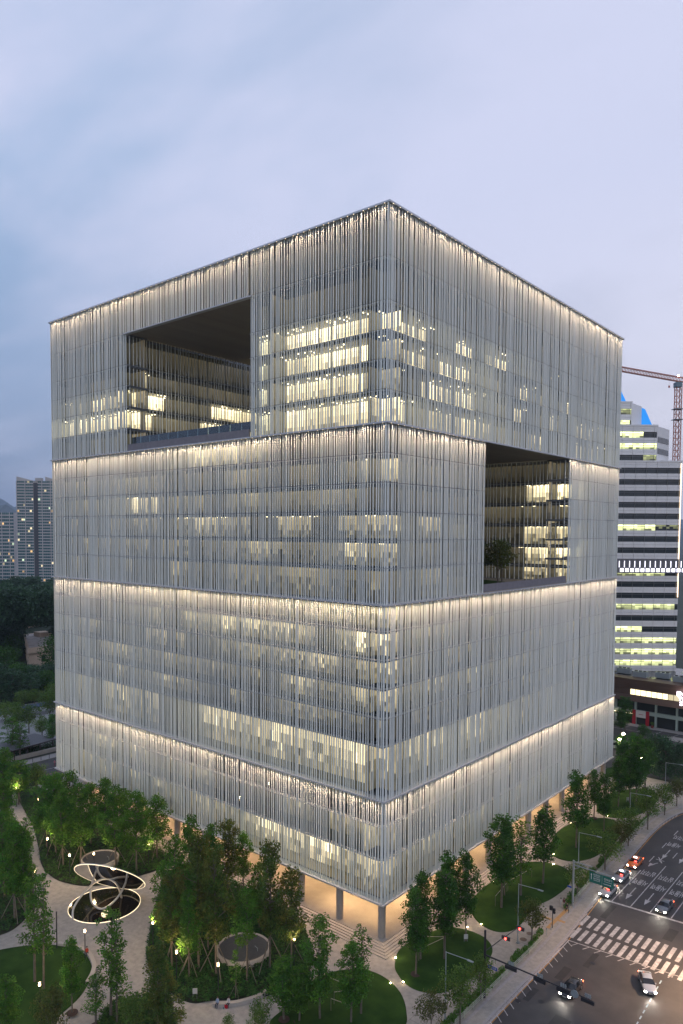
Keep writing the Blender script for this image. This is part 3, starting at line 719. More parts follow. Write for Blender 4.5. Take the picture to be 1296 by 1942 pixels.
tree(236,1598,1498,'slim3',SW,'rear middle tree of the grove against the lower facade',G6,44)
G7='trees along the left picture edge'
tree(28,1742,1560,'slim1',SW,'tree at the left edge beside the curving pale path',G7,62,True)
tree(48,1735,1575,'slim3',SW,'tree right of the left edge tree close to the curving path',G7,52)
tree(8,1700,1545,'slim0',SW,'tree cut by the left picture edge above the curving path',G7,56)
tree(50,1640,1550,'sparse1',SW,'small tree on the left side of the curving path',G7,34)
tree(35,1525,1444,'slim2',SW,'tree by the far path lamp near the side street',G7,56,True)
tree(8,1520,1420,'slim3',SW,'tree at the left edge near the side street',G7,50)
tree(70,1510,1450,'round1','young_tree','light green small tree beside the side street lamp',G7,46)
tree(112,1528,1468,'slim0',SW,'tree in front of the far left building corner',G7,40)
tree(5,1600,1480,'slim2',SW,'dense tree at the left edge above the pale path start',G7,54)
G8='light green trees in the park across the side street'
for i,(x,y,t,wp,k_,lb) in enumerate(((30,1400,1333,40,'round0','light green tree at the left edge in the park across the side street'),(55,1390,1338,48,'round1','round light green tree behind the pavilion'),(80,1400,1365,40,'round2','spreading light green tree right of the pavilion roof'),(95,1372,1310,40,'round0','light tree beside the building edge across the side street'),(22,1432,1360,48,'sparse2','thin pale tree left of the dark pavilion'),(38,1438,1372,34,'sparse0','thin pale tree touching the dark pavilion'),(10,1375,1332,36,'round2','light tree by the blue canopy across the side street'),(45,1345,1310,36,'round1','light tree above the blue canopy'),(100,1415,1355,30,'slim2','green tree at the facade edge across the side street'),(66,1340,1308,30,'round0','small light tree in front of the dark woods'),(100,1350,1298,30,'round2','light crown behind the facade edge'))):
    tree(x,y,t,k_,'park_tree',lb,G8,wp)
G9='dark trees in the woods on the left'
q=0
r9=random.Random(5)
words=['below the tan house','left of the tan house','at the foot of the woods','beside the tan house wall','at the left edge of the woods','in front of the woods','under the street lamp of the woods','right of the tan house','below the forest hill']
for (x,y,t,wp,k_) in ((10,1300,1232,60,'dome0'),(40,1320,1264,60,'dome1'),(70,1318,1264,56,'pine0'),(95,1312,1262,50,'pine1'),(15,1250,1172,56,'dome2'),(22,1262,1204,40,'dome0'),(5,1230,1176,44,'dome1'),(100,1285,1212,46,'dome2'),(58,1300,1262,30,'pine2'),(25,1330,1272,56,'pine1'),(60,1330,1278,50,'pine2'),(90,1325,1275,50,'dome0'),(0,1330,1262,50,'pine0'),(60,1275,1244,16,'pine1'),(92,1196,1163,26,'dome2')):
    tree(x,y,t,k_,'woodland_tree','large dark tree '+words[q%9]+(', %s of its row'%('rear','front')[q//9] if q>=9 or q<6 else ''),G9,wp); q+=1
# bushes hiding the kerb railing
HEDGE=MB(); rh=random.Random(9)
hy=-9.5
hedge_th=[]
while hy<88:
    if 20<hy<30 or rh.random()<.12: hy+=1.5; continue
    m=MB(); n=rh.randint(3,5)
    for _ in range(260):
        v=Vector((rh.gauss(0,1),rh.gauss(0,1),rh.gauss(0,1))).normalized()*(rh.random()**.4); p=Vector((v.x*.55,v.y*1.0,.55+v.z*.5)); d=Vector((rh.gauss(0,1),rh.gauss(0,1),rh.gauss(0,1))).normalized(); e=d.cross(Vector((0.3,.2,1))).normalized(); c=rh.uniform(.7,1.3)
        m.face([p-d*.13,p+e*.08,p+d*.13,p-e*.08],0,False,(c,c,c))
    kx=[p for p in kerbpts if p[1]>=hy][0][0]
    if len(hedge_th)<6: hedge_th.append(m.mesh('shrub',[LEAF['green']]))
    o=bpy.data.objects.new('shrub',hedge_th[len(hedge_th)-1] if len(hedge_th)<6 else rh.choice(hedge_th)); COL.objects.link(o); o.location=(kx-3.3+rh.uniform(-.2,.2),hy,0); s=rh.uniform(.8,1.3); o.scale=(s,s,s*rh.uniform(.7,1.3))
    tagt(o,'low green shrub in the strip behind the roadside railing','shrub','shrubs behind the roadside railing'); hy+=rh.uniform(1.5,2.3)
# trees in the right opening
for x,y,h,wd,lb in ((-9,44,8.3,6.6,'tree on the left of the planted terrace in the right opening'),(-5.0,44.5,9.0,7.4,'broad tree in the middle of the planted terrace in the right opening'),(-6.5,49,8.6,5.4,'rear tree of the planted terrace in the right opening')):
    cm_,tm_,h0,w0=TM['olive0' if wd>5.3 else 'dome1']; t=thing('terrace_tree',lb,'tree',(x,y,54.0),rnd.uniform(0,6),'trees in the right opening')
    for nm,me in (('trunk',tm_),('crown',cm_)):
        o=bpy.data.objects.new(nm,me); COL.objects.link(o); o.parent=t; o.scale=(wd/w0,wd/w0,h/h0)
# ---------------------------------------------------------------- park furniture
def ring_planter(name,label,c,r,h,n=40):
    t=thing(name,label,'planter',(c.x,c.y,0)); m=MB()
    for (ro,ri,z0,z1,mat_,nm) in ((r,r-.28,0,h,CONC,'wall'),):
        a=m.ring([(ro*math.cos(6.2832*k/n),ro*math.sin(6.2832*k/n),z0) for k in range(n)]); b=m.ring([(ro*math.cos(6.2832*k/n),ro*math.sin(6.2832*k/n),z1) for k in range(n)])
        c_=m.ring([(ri*math.cos(6.2832*k/n),ri*math.sin(6.2832*k/n),z1) for k in range(n)]); d=m.ring([(ri*math.cos(6.2832*k/n),ri*math.sin(6.2832*k/n),z1-.35) for k in range(n)])
        m.bridge(a,b,0,True); m.bridge(b,c_,0,False); m.bridge(c_,d,0,True)
        m.build('wall',[mat_],t)
    m=MB(); m.cyl(0,0,h-.5,h-.18,r-.25,n); m.build('dark_top',[mat('dark_skylight',(.05,.055,.065),.35,noise=(.07,.075,.085),nscale=2)],t)
    m=MB(); m.cyl(r*.55,r*.2,h-.18,h+.25,.06,8); m.tube([(r*.55,r*.2,h+.25),(r*.4,r*.2,h+.4)],.05,6); m.build('vent_pipe',[GALV],t)
ring_planter('round_planter','large round concrete drum with dark top among the big grove',plB,4.1,1.1)
ring_planter('round_planter','smaller round concrete drum with dark top behind the sculpture',plA,3.5,1.5)
# circular pool with a lit rim, and a generic disc canopy on bent tubes
pc=(at(124,1720)+at(273,1700)+at(190,1762)+at(205,1688))/4; PR=5.9
t=thing('round_pool','round dark pool with a glowing rim in the pale plaza','pool',(pc.x,pc.y,0)); m=MB(); n=64
def circ(r,z,n=64): return [(r*math.cos(6.2832*k/n),r*math.sin(6.2832*k/n),z) for k in range(n)]
m.face(circ(PR,.03)); m.build('water',[mat('dark_water',(.012,.010,.008),.06,noise=(.02,.014,.008),nscale=1.2,spec=.5)],t)
m=MB(); a=m.ring(circ(PR+.07,.0));b=m.ring(circ(PR+.07,.10));c_=m.ring(circ(PR,.10));d=m.ring(circ(PR,.0)); m.bridge(a,b,0);m.bridge(b,c_,0,False);m.bridge(c_,d,0); m.build('rim',[LEDW],t)
m=MB()
for _ in range(40):
    a=rnd.uniform(0,6.28); q=rnd.uniform(1,5.6); x,y=q*math.cos(a),q*math.sin(a); s=rnd.uniform(.05,.11); m.face([(x-s,y,.045),(x,y-s*.6,.045),(x+s,y,.045),(x,y+s*.6,.045)])
m.build('floating_leaves',[mat('fallen_leaf',(.35,.22,.07),.8)],t,kind='stuff')
dc=at(209,1663,4.9); t=thing('canopy_sculpture','tilted round disc canopy with lit edge on looping tubes over the pool','sculpture',(pc.x,pc.y,0))
dv=dc-Vector((pc.x,pc.y,0)); cen=Vector((dv.x,dv.y,4.9)); ax1=Vector((rgt.x,rgt.y,0)).normalized(); ax2=Vector((0,0,1)).cross(ax1)
tl=R(10); nrm=(Vector((0,0,1))*math.cos(tl)+ax1*math.sin(tl)); 
tb=R(-14); e1=ax1*math.cos(R(9))-Vector((0,0,1))*math.sin(R(9)); e2=ax2*math.cos(R(43))-Vector((0,0,1))*math.sin(R(43)); nn=e1.cross(e2)
def dpt(r,a,h): return cen+(e1*math.cos(a)+e2*math.sin(a))*r+nn*h
DR=6.0
m=MB(); A_=m.ring([dpt(DR,6.2832*k/64,.09) for k in range(64)]);B_=m.ring([dpt(DR,6.2832*k/64,-.09) for k in range(64)]); m.bridge(B_,A_); m.cap(A_); m.build('disc',[mat('disc_top',(.38,.40,.42),.5,.3)],t)
m=MB(); m.face([dpt(DR-.15,-6.2832*k/64,-.10) for k in range(64)]); m.build('mirror_underside',[mat('mirror',(.75,.75,.74),.04,1.0)],t)
m=MB(); A_=m.ring([dpt(DR+.03,6.2832*k/64,-.03) for k in range(64)]);B_=m.ring([dpt(DR+.03,6.2832*k/64,-.12) for k in range(64)]);C_=m.ring([dpt(DR-.06,6.2832*k/64,-.12) for k in range(64)]); m.bridge(B_,A_);m.bridge(C_,B_); m.build('edge_light',[LEDW],t)
TB=mat('painted_tube',(.55,.53,.48),.35,.2)
def loc(px,py,z): v=at(px,py,z); return (v.x-pc.x,v.y-pc.y,z)
def tube_sp(pts,r=.17):
    m=MB(); m.tube(shade_spline(pts,8,False),r,10); return m.build('bent_tube',[TB],t)
tube_sp([loc(138,1744,.05),loc(140,1722,1.4),loc(158,1695,2.8),loc(180,1674,3.7),loc(203,1667,4.0),loc(222,1678,3.2),loc(231,1703,.05)])
tube_sp([loc(184,1650,4.9),loc(177,1668,4.0),loc(172,1690,2.6),loc(175,1712,1.1),loc(190,1724,.25),loc(207,1718,.7),loc(225,1700,1.9),loc(236,1680,3.0),loc(243,1662,4.0)])
lamp('POINT',(pc.x,pc.y,1.6),160,(1,.74,.45),.6,name='pool_glow',parent=None)
# path lamps
lampm=MB(); lampm.cyl(0,0,0,4.2,.07,8); lampm.cyl(0,0,0,.08,.17,10); lpost=lampm.mesh('post',[DARK])
lh=MB(); lh.cyl(0,0,4.2,4.26,.16,10); lh.cyl(0,0,4.62,4.70,.19,10); lcap=lh.mesh('cap',[DARK])
lb=MB(); lb.cyl(0,0,4.27,4.61,.13,10); lbulb=lb.mesh('lamp_glass',[WARMW])
def park_lamp(px,py,label,e=380,head=True):
    p=at(px,py,.05)if not head else at(px,py,4.45); p.z=0.0
    t=thing('path_lamp',label,'lamp post',p,0,'lamp posts along the park paths')
    for nm,me in (('post',lpost),('cap',lcap),('lamp_glass',lbulb)):
        o=bpy.data.objects.new(nm,me); COL.objects.link(o); o.parent=t
    lamp('POINT',(0,0,4.95),e,(1,.70,.38),.25,name='lamp_light',parent=t)
for a in ((31,1494,'lit path lamp among trees near the side street'),(72,1517,'small lit lamp beside the short far path'),(90,1591,'lit lamp at the left of the grove behind the sculpture'),(132,1622,'bright lamp left of the smaller round planter'),(178,1619,'bright lamp in front of the smaller round planter'),(67,1652,'lamp between the curving path and the plaza'),(282,1601,'lamp with lit leaves at the right end of the sculpture grove'),(14,1549,'lamp on the path near the left picture edge'),(161,1766,'lamp in front of the pool beside the seated red person'),(290,1750,'lamp on the path between pool and big grove'),(335,1806,'lamp at the lower left of the big grove'),(414,1830,'lamp behind the two seated people'),(75,1867,'lamp on the lower left lawn'),(558,1781,'lamp beside the plinth lighting yellow leaves')):
    park_lamp(*a)
t=thing('dark_post','plain dark post without lamp beside the sculpture','post',at(108,1800)); m=MB(); m.cyl(0,0,0,5.9,.09,8); m.build('pole',[DARK],t)
# recessed ground lights at the lawn edges
UPL=mat('uplight_lens',(.9,.85,.6),.3,emit=(1,.78,.45),estr=35)
for i,(px,py,lb_) in enumerate(((751,1818,'left of the corner oval lawn'),(741,1866,'at the tip of the front lawn'),(765,1864,'at the lower edge of the corner lawn'),(887,1760,'at the path end of the corner lawn'),(913,1754,'at the lower left edge of the second lawn'),(889,1722,'at the left tip of the second lawn'),(936,1673,'beside the steps along the second lawn'),(1041,1627,'at the path between second and third lawns'),(1050,1621,'at the left tip of the third lawn'),(1084,1562,'beside the steps along the third lawn'),(1153,1548,'between third and fourth lawns'),(1137,1520,'at the left tip of the fourth lawn'),(1050,1640,'at the upper right edge of the second lawn'),(1177,1466,'by the farthest lawn'))):
    p=at(px,py,0); t=thing('ground_light','small glowing ground light '+lb_,'ground light',(p.x,p.y,0),0,'ground lights at the lawn edges'); m=MB(); m.cyl(0,0,0,.10,.16,12); m.build('housing',[DARK],t); m=MB(); m.cyl(0,0,.10,.13,.12,12); m.build('lens',[UPL],t)
    lamp('POINT',(0,0,.5),16,(1,.75,.42),.1,name='ground_light_glow',parent=t)
# benches
def arc_bench(name,label,pts,gap_mat=CONC):
    t=thing(name,label,'bench',(pts[0][0],pts[0][1],0)); P=shade_spline(pts,5,False); P=[(x-pts[0][0],y-pts[0][1]) for x,y in P]
    m=ribbon(P,-.28,.28,.45,0); m.build('base',[CONC],t); m=ribbon(P,-.31,.31,.50,.46); m.build('seat',[mat('bench_slab',(.40,.36,.31),.8)],t)
def q2(s): return [(at(*map(float,k.split(','))).x,at(*map(float,k.split(','))).y) for k in s.split()]
arc_bench('curved_bench','long curved stone bench along the front of the big grove',q2('404,1908 425,1909 455,1905 485,1896 506,1885'))
arc_bench('curved_bench','pale curved stone bench bordering the lower left lawn',q2('145,1799 166,1810 178,1832 176,1850 166,1868'))
t=thing('bench_block','short pale stone bench block left of the lawn lamp','bench',at(121,1794),R(30)); m=MB(); m.box(-.9,.9,-.3,.3,0,.45); m.build('block',[CONC],t)
# small boards
def board(px,py,label,c=(.55,.55,.52),rz=.8,h=1.5):
    t=thing('info_board',label,'sign',at(px,py,.1),rz); m=MB(); m.box(-.32,.32,-.03,.03,h-.75,h); m.build('panel',[mat('board_panel%.2f'%c[0],c,.6)],t)
    for x in (-.26,.26): m=MB(); m.cyl(x,.05,0,h-.1,.025,6); m.build('leg',[GALV],t)
board(370,1895,'small grey information board at the front of the big grove')
board(884,1790,'small white board on the corner oval lawn')
board(1191,1524,'small board on the fourth lawn',(.3,.33,.30))
MH=mat('manhole_iron',(.14,.11,.09),.7,.4,noise=(.2,.15,.11),nscale=6)
for px,py,r_,lb_ in ((1005,1771,.5,'upper round manhole cover on the pavement by the crossing'),(993,1782,.55,'lower round manhole cover on the pavement by the crossing')):
    p=at(px,py); m=MB(); m.cyl(p.x,p.y,.0,.012,r_,20); tagt(m.build('manhole_cover',[MH]),lb_,'manhole cover')
for px,py,lb_ in ((983,1898,'manhole cover in the hatched box near its lower edge'),(1027,1900,'manhole cover in the road under the traffic mast'),(1124,1827,'dark worn manhole cover in the hatched road box')):
    p=at(px,py,GZ); m=MB(); m.cyl(p.x,p.y,GZ-.005,GZ+.006,.42,20); tagt(m.build('manhole_cover',[DARK]),lb_,'manhole cover')
# ---------------------------------------------------------------- road markings
RZ=GZ
mk=0
def strip(x0,x1,y0,y1,nm='painted_line',mt=WHITE,z=None):
    m=MB(); zz=RZ+.003 if z is None else z; m.face([(x0,y0,zz),(x1,y0,zz),(x1,y1,zz),(x0,y1,zz)]); return struct(m.build(nm,[mt]))
for k in range(17):
    x=18.95+k*1.26
    for row,(y0,y1) in enumerate(((26.9,30.6),(22.3,26.0))):
        xx=x+(.0 if row==0 else .35); s=-.05*k*0; strip(xx,xx+.62,y0-k*.04,y1-k*.04,'crossing_stripe')
def quad(pts,nm='painted_line',mt=WHITE):
    m=MB(); m.face([(x,y,RZ+.003) for x,y in pts]); 
    return struct(m.build(nm,[mt]))
quad([(20.4,37.5),(40,38.9),(40,39.35),(20.4,37.95)],'stop_line')
for x,ya,yb in ((21.65,38.1,53.5),(24.8,38.3,58.5),(28.0,38.6,58),(31.3,38.9,58),(34.6,39,58)): strip(x-.08,x+.08,ya,yb,'lane_line')
for x in (21.7,24.8,28.0,31.3,34.6):
    y=58.4 if x<22 else 63
    while y<105: strip(x-.08,x+.08,y,y+3.1,'lane_dash'); y+=8.2
# hatched junction box edge with ticks
quad([(20.72,-20),(20.90,-20),(21.0,21.3),(20.82,21.3)]); 
quad([(20.9,21.15),(38.5,22.8),(38.5,22.97),(20.9,21.32)])
for k in range(26):
    y=19.9-k*1.78
    quad([(20.95,y+.9),(20.95,y+.75),(22.0,y-.1),(22.0,y+.05)],'box_tick')
for k in range(9):
    x=22.3+k*1.75; yb=21.25+(x-20.9)*.094
    quad([(x,yb),(x+.16,yb),(x-.45,yb-1.3),(x-.6,yb-1.3)],'box_tick')
def arrow(x,y,turn=False):
    m=MB(); z=RZ+.003; m.face([(x-.09,y,z),(x+.09,y,z),(x+.09,y+3.2,z),(x-.09,y+3.2,z)]); m.face([(x-.48,y,z),(x,y-2.2,z),(x+.48,y,z)]); return struct(m.build('lane_arrow',[WHITE]))
for x in (23.25,26.4,29.6,32.9): arrow(x,42.6)
for x in (23.25,26.4,29.6): arrow(x,63.5)
def text_mesh(nm,c):
    q=bpy.data.objects.new('tmp',c); COL.objects.link(q); dg=bpy.context.evaluated_depsgraph_get(); me=bpy.data.meshes.new_from_object(q.evaluated_get(dg)); bpy.data.objects.remove(q); me.name=nm
    o=bpy.data.objects.new(nm,me); COL.objects.link(o); return o
def painted_text(s,x,y,sx,sy,nm='road_lettering',mt=WHITE,zrot=math.pi,z=RZ+.004):
    c=bpy.data.curves.new(nm,'FONT'); c.body=s; c.size=1; c.align_x='CENTER'; c.align_y='CENTER'; c.materials.append(mt); c.resolution_u=2; c.offset=.012
    o=text_mesh(nm,c); o.location=(x,y,z); o.rotation_euler=(0,0,zrot); o.scale=(sx,sy,1); struct(o); return o
for x in (23.2,26.4,29.65,32.9):
    painted_text('서울역',x,48.6,.92,2.6); painted_text('삼각지',x,53.2,.92,2.6)
for x in (23.2,26.4): painted_text('서울역',x,69.8,.92,2.6); painted_text('삼각지',x,74.3,.92,2.6)
# sharp turn mark in the kerb lane
m=MB(); z=RZ+.003
for q_ in ([(23.1,59.8),(23.28,59.8),(23.28,61.6),(23.1,61.6)],[(22.35,60.3),(23.95,60.3),(23.95,60.5),(22.35,60.5)],[(22.4,61.6),(22.6,61.7),(23.9,59.3),(23.7,59.2)],[(23.1,58.9),(23.3,58.9),(22.6,57.2),(22.4,57.3)],[(22.0,57.9),(22.9,57.7),(22.2,56.0)]): m.face([(x,y,z) for x,y in q_])
struct(m.build('lane_arrow',[WHITE]))
for k in range(14):
    p=at(1255-k*6.3,1860+k*11.2,RZ); q_=at(1251.5-k*6.3,1866+k*11.2,RZ); d=(q_-p).normalized(); n_=Vector((-d.y,d.x,0))*.09
    m=MB(); m.face([(p.x-n_.x,p.y-n_.y,RZ+.003),(p.x+n_.x,p.y+n_.y,RZ+.003),(q_.x+n_.x,q_.y+n_.y,RZ+.003),(q_.x-n_.x,q_.y-n_.y,RZ+.003)]); struct(m.build('guide_dash',[mat('blue_white_paint',(.30,.42,.50),.7)]))
# tactile paving
TAC=mat('tactile_paving',(.42,.25,.10),.85)
for (x0,x1,y0,y1) in ((16.6,17.2,22.2,30.4),(17.2,18.6,25.4,26.0),(13.9,16.6,24.8,25.4)):
    n=int(max(x1-x0,y1-y0)/.6)
    for k in range(n):
        m=MB()
        if x1-x0>y1-y0: m.box(x0+k*.6+.01,x0+k*.6+.58,y0,y1,0,.012)
        else: m.box(x0,x1,y0+k*.6+.01,y0+k*.6+.58,0,.012)
        o=m.build('tactile_tile',[TAC]); struct(o)
# ---------------------------------------------------------------- railing along the kerb
RAILM=mat('railing_paint',(.42,.46,.36),.5,.2)
def railing(label,y0,y1):
    pts=[p for p in kerbpts if y0<=p[1]<=y1]; pts=[(p[0]-2.6,p[1]) for p in pts]
    t=thing('railing',label,'railing',(pts[0][0],pts[0][1],0)); o0=pts[0]
    for z in (.45,.75,1.0):
        m=MB(); m.tube([(x-o0[0],y-o0[1],z) for x,y in pts],.04,6); m.build('rail',[RAILM],t)
    s=0; 
    for i in range(len(pts)-1):
        a,b=Vector(pts[i]),Vector(pts[i+1]); L_=(b-a).length
        while s<=L_:
            p=a+(b-a)*(s/L_); m=MB(); m.cyl(p.x-o0[0],p.y-o0[1],0,1.02,.045,6); m.build('post',[RAILM],t); s+=2.4
        s-=L_
railing('green grey roadside railing from the bottom edge up to the crossing',-14,18.6)
railing('green grey roadside railing from the gantry up the road',33.5,91)
for i,y in enumerate((20.2,22.0,29.6,31.0)):
    p=(17.6,y,0); t=thing('bollard','thin grey bollard at the kerb by the crossing','bollard',p,0,'bollards at the crossing'); m=MB(); m.cyl(0,0,0,1.0,.06,8); m.build('post',[GALV],t); m=MB(); m.cyl(0,0,.98,1.04,.075,8); m.build('cap',[DARK],t)
# street lamps
def street_lamp(x,y,h,label,arm=3.4):
    t=thing('street_lamp',label,'street lamp',(x,y,0),0,'grey street lamps along the road')
    m=MB(); m.tube([(0,0,0),(0,0,1),(0,0,h)],[.13,.10,.06],8); m.build('pole',[GALV],t)
    m=MB(); m.tube([(0,0,h-.1),(arm,0,h+.15)],.045,6); m.build('arm',[GALV],t)
    m=MB(); m.box(arm-.1,arm+.75,-.13,.13,h+.06,h+.18); m.build('lamp_head',[GALV],t)
    m=MB(); m.box(-.2,.2,-.2,.2,0,.25); m.build('base',[GALV],t)
street_lamp(16.4,-8.2,9.6,'street lamp nearest the camera at the bottom edge',3.3)
street_lamp(15.2,15.0,9.6,'second street lamp beside the second oval lawn',3.3)
street_lamp(14.8,39.9,9.8,'third street lamp right of the third lawn')
street_lamp(15.0,66.9,9.8,'fourth street lamp in front of the fourth lawn')
street_lamp(14.7,92.5,10,'farthest street lamp at the plaza end')
# traffic mast
def signal_box(parent,x,y,z,along,n=4,lit=None,facing=0):
    m=MB(); w_=.42*n
    if along=='x': m.box(x-w_/2,x+w_/2,y-.12,y+.12,z-.22,z+.22)
    else: m.box(x-.12,x+.12,y-w_/2,y+w_/2,z-.22,z+.22)
    o=m.build('signal_head',[DARK],parent)
    for k in range(n):
        c=(k-(n-1)/2)*.42; m=MB()
        if along=='x': m.tube([(x+c,y+facing*.12,z),(x+c,y+facing*.22,z)],.15,10)
        else: m.tube([(x+facing*.12,y+c,z),(x+facing*.22,y+c,z)],.15,10)
        m.build('lens',[RED if k==lit else mat('dark_lens',(.03,.03,.03),.3)],o)
    return o
t=thing('traffic_mast','dark traffic mast with a long arm of signals over the road','traffic light',(17.8,-.3,0))
m=MB(); m.tube([(0,0,0),(0,0,6),(0,0,9.6)],[.2,.17,.15],10); m.build('pole',[DARK],t)
m=MB(); m.tube([(0,0,6.1),(8,-.2,6.25),(15.3,-.4,6.3)],[.12,.09,.06],8); m.build('arm',[DARK],t)
m=MB(); m.tube([(0,0,6.6),(.5,4.5,6.75),(.95,9,6.8)],.06,7); m.build('arm',[DARK],t)
for x in (4.1,8.2,11.4,14.6):
    signal_box(t,x,-.3,5.95,'x',4,None,1); m=MB(); 
    for k in range(3): m.box(x-.35+k*.28,x-.15+k*.28,-.34,-.28,6.4,6.9)
    m.box(x-.42,x+.46,-.30,-.27,6.62,6.68); m.build('bracket',[GALV],t)
m=MB(); m.tube([(13,-.45,6.3),(13,-.52,6.3)],.5,20); m.build('round_sign_back',[GALV],t)
for y in (5.0,8.7):
    o=signal_box(t,.1+y*.1,y,6.5,'x',3,1,-1)
    lamp('POINT',(.1+y*.1,y-.5,6.5),3,(1,.1,.05),.1,name='signal_glow',parent=t)
m=MB(); m.box(.5,1.9,-.05,0,4.5,4.95); m.build('street_name_plate',[mat('blue_sign',(.02,.07,.38),.5)],t)
o=painted_text('한강대로',1.2,-.06,.32,.32,'sign_lettering',mat('sign_white',(.7,.7,.7),.6),0,4.72); o.parent=t; o.rotation_euler=(R(90),0,0); del o['kind']
# gantry sign
t=thing('sign_gantry','grey post with cantilever arm carrying a green direction sign','road sign',(17.2,31.7,0))
m=MB(); m.tube([(0,0,0),(0,0,8.1)],[.2,.16],10); m.build('pole',[GALV],t)
for z in (7.3,7.9): m=MB(); m.tube([(0,0,z),(6.9 if z<7.5 else 3.2,.1,z)],.09,8); m.build('arm',[GALV],t)
m=MB(); m.tube([(.2,0,6.6),(1.2,0,7.3)],.05,6); m.build('brace',[GALV],t)
SG=mat('green_sign',(.005,.13,.10),.5); SWM=mat('sign_white',(.7,.7,.7),.6)
m=MB(); m.box(2.9,7.0,-.22,-.16,5.35,7.15); sg=m.build('sign_panel',[SG],t)
def sign_text(s,x,z,sz,par=t):
    o=painted_text(s,x,-.235,sz,sz*1.1,'sign_lettering',SWM,0,z); o.parent=par; o.rotation_euler=(R(90),0,0); del o['kind']; return o
sign_text('한강대교',4.15,6.80,.33); sign_text('용산역앞',4.15,6.15,.33); sign_text('전자상가',6.05,6.55,.38)
m=MB(); z=-.235
m.box(3.18,3.26,-.24,-.225,5.9,6.7); m.face([(3.08,-.24,6.68),(3.36,-.24,6.68),(3.22,-.24,6.92)]); m.box(5.3,6.4,-.24,-.225,5.72,5.80); m.face([(6.38,-.24,5.62),(6.62,-.24,5.76),(6.38,-.24,5.9)]); m.box(5.02,5.04,-.24,-.225,5.5,7.0)
for x0,x1,z_ in ((3.6,4.7,6.50),(3.6,4.7,5.85),(5.4,6.7,6.15)): m.box(x0,x1,-.24,-.225,z_,z_+.05)
m.build('sign_arrows',[SWM],t)
m=MB(); m.box(-.9,-.2,-.25,-.2,3.2,3.5); m.build('street_name_plate',[mat('blue_sign',(.02,.07,.38),.5)],t)
t=thing('pedestrian_signal','dark pedestrian signal post at the crossing','traffic light',at(1048,1760)); m=MB(); m.cyl(0,0,0,3.6,.07,8); m.build('pole',[DARK],t)
m=MB(); m.box(.08,.42,-.14,.14,2.5,3.3); h_=m.build('signal_head',[DARK],t)
for z in (2.7,3.1): m=MB(); m.tube([(.42,0,z),(.50,0,z)],.12,10); m.build('lens',[mat('dark_lens',(.03,.03,.03),.3)],h_)
m=MB(); m.box(-.5,-.1,-.14,.14,2.9,3.6); m.build('signal_head',[DARK],t)
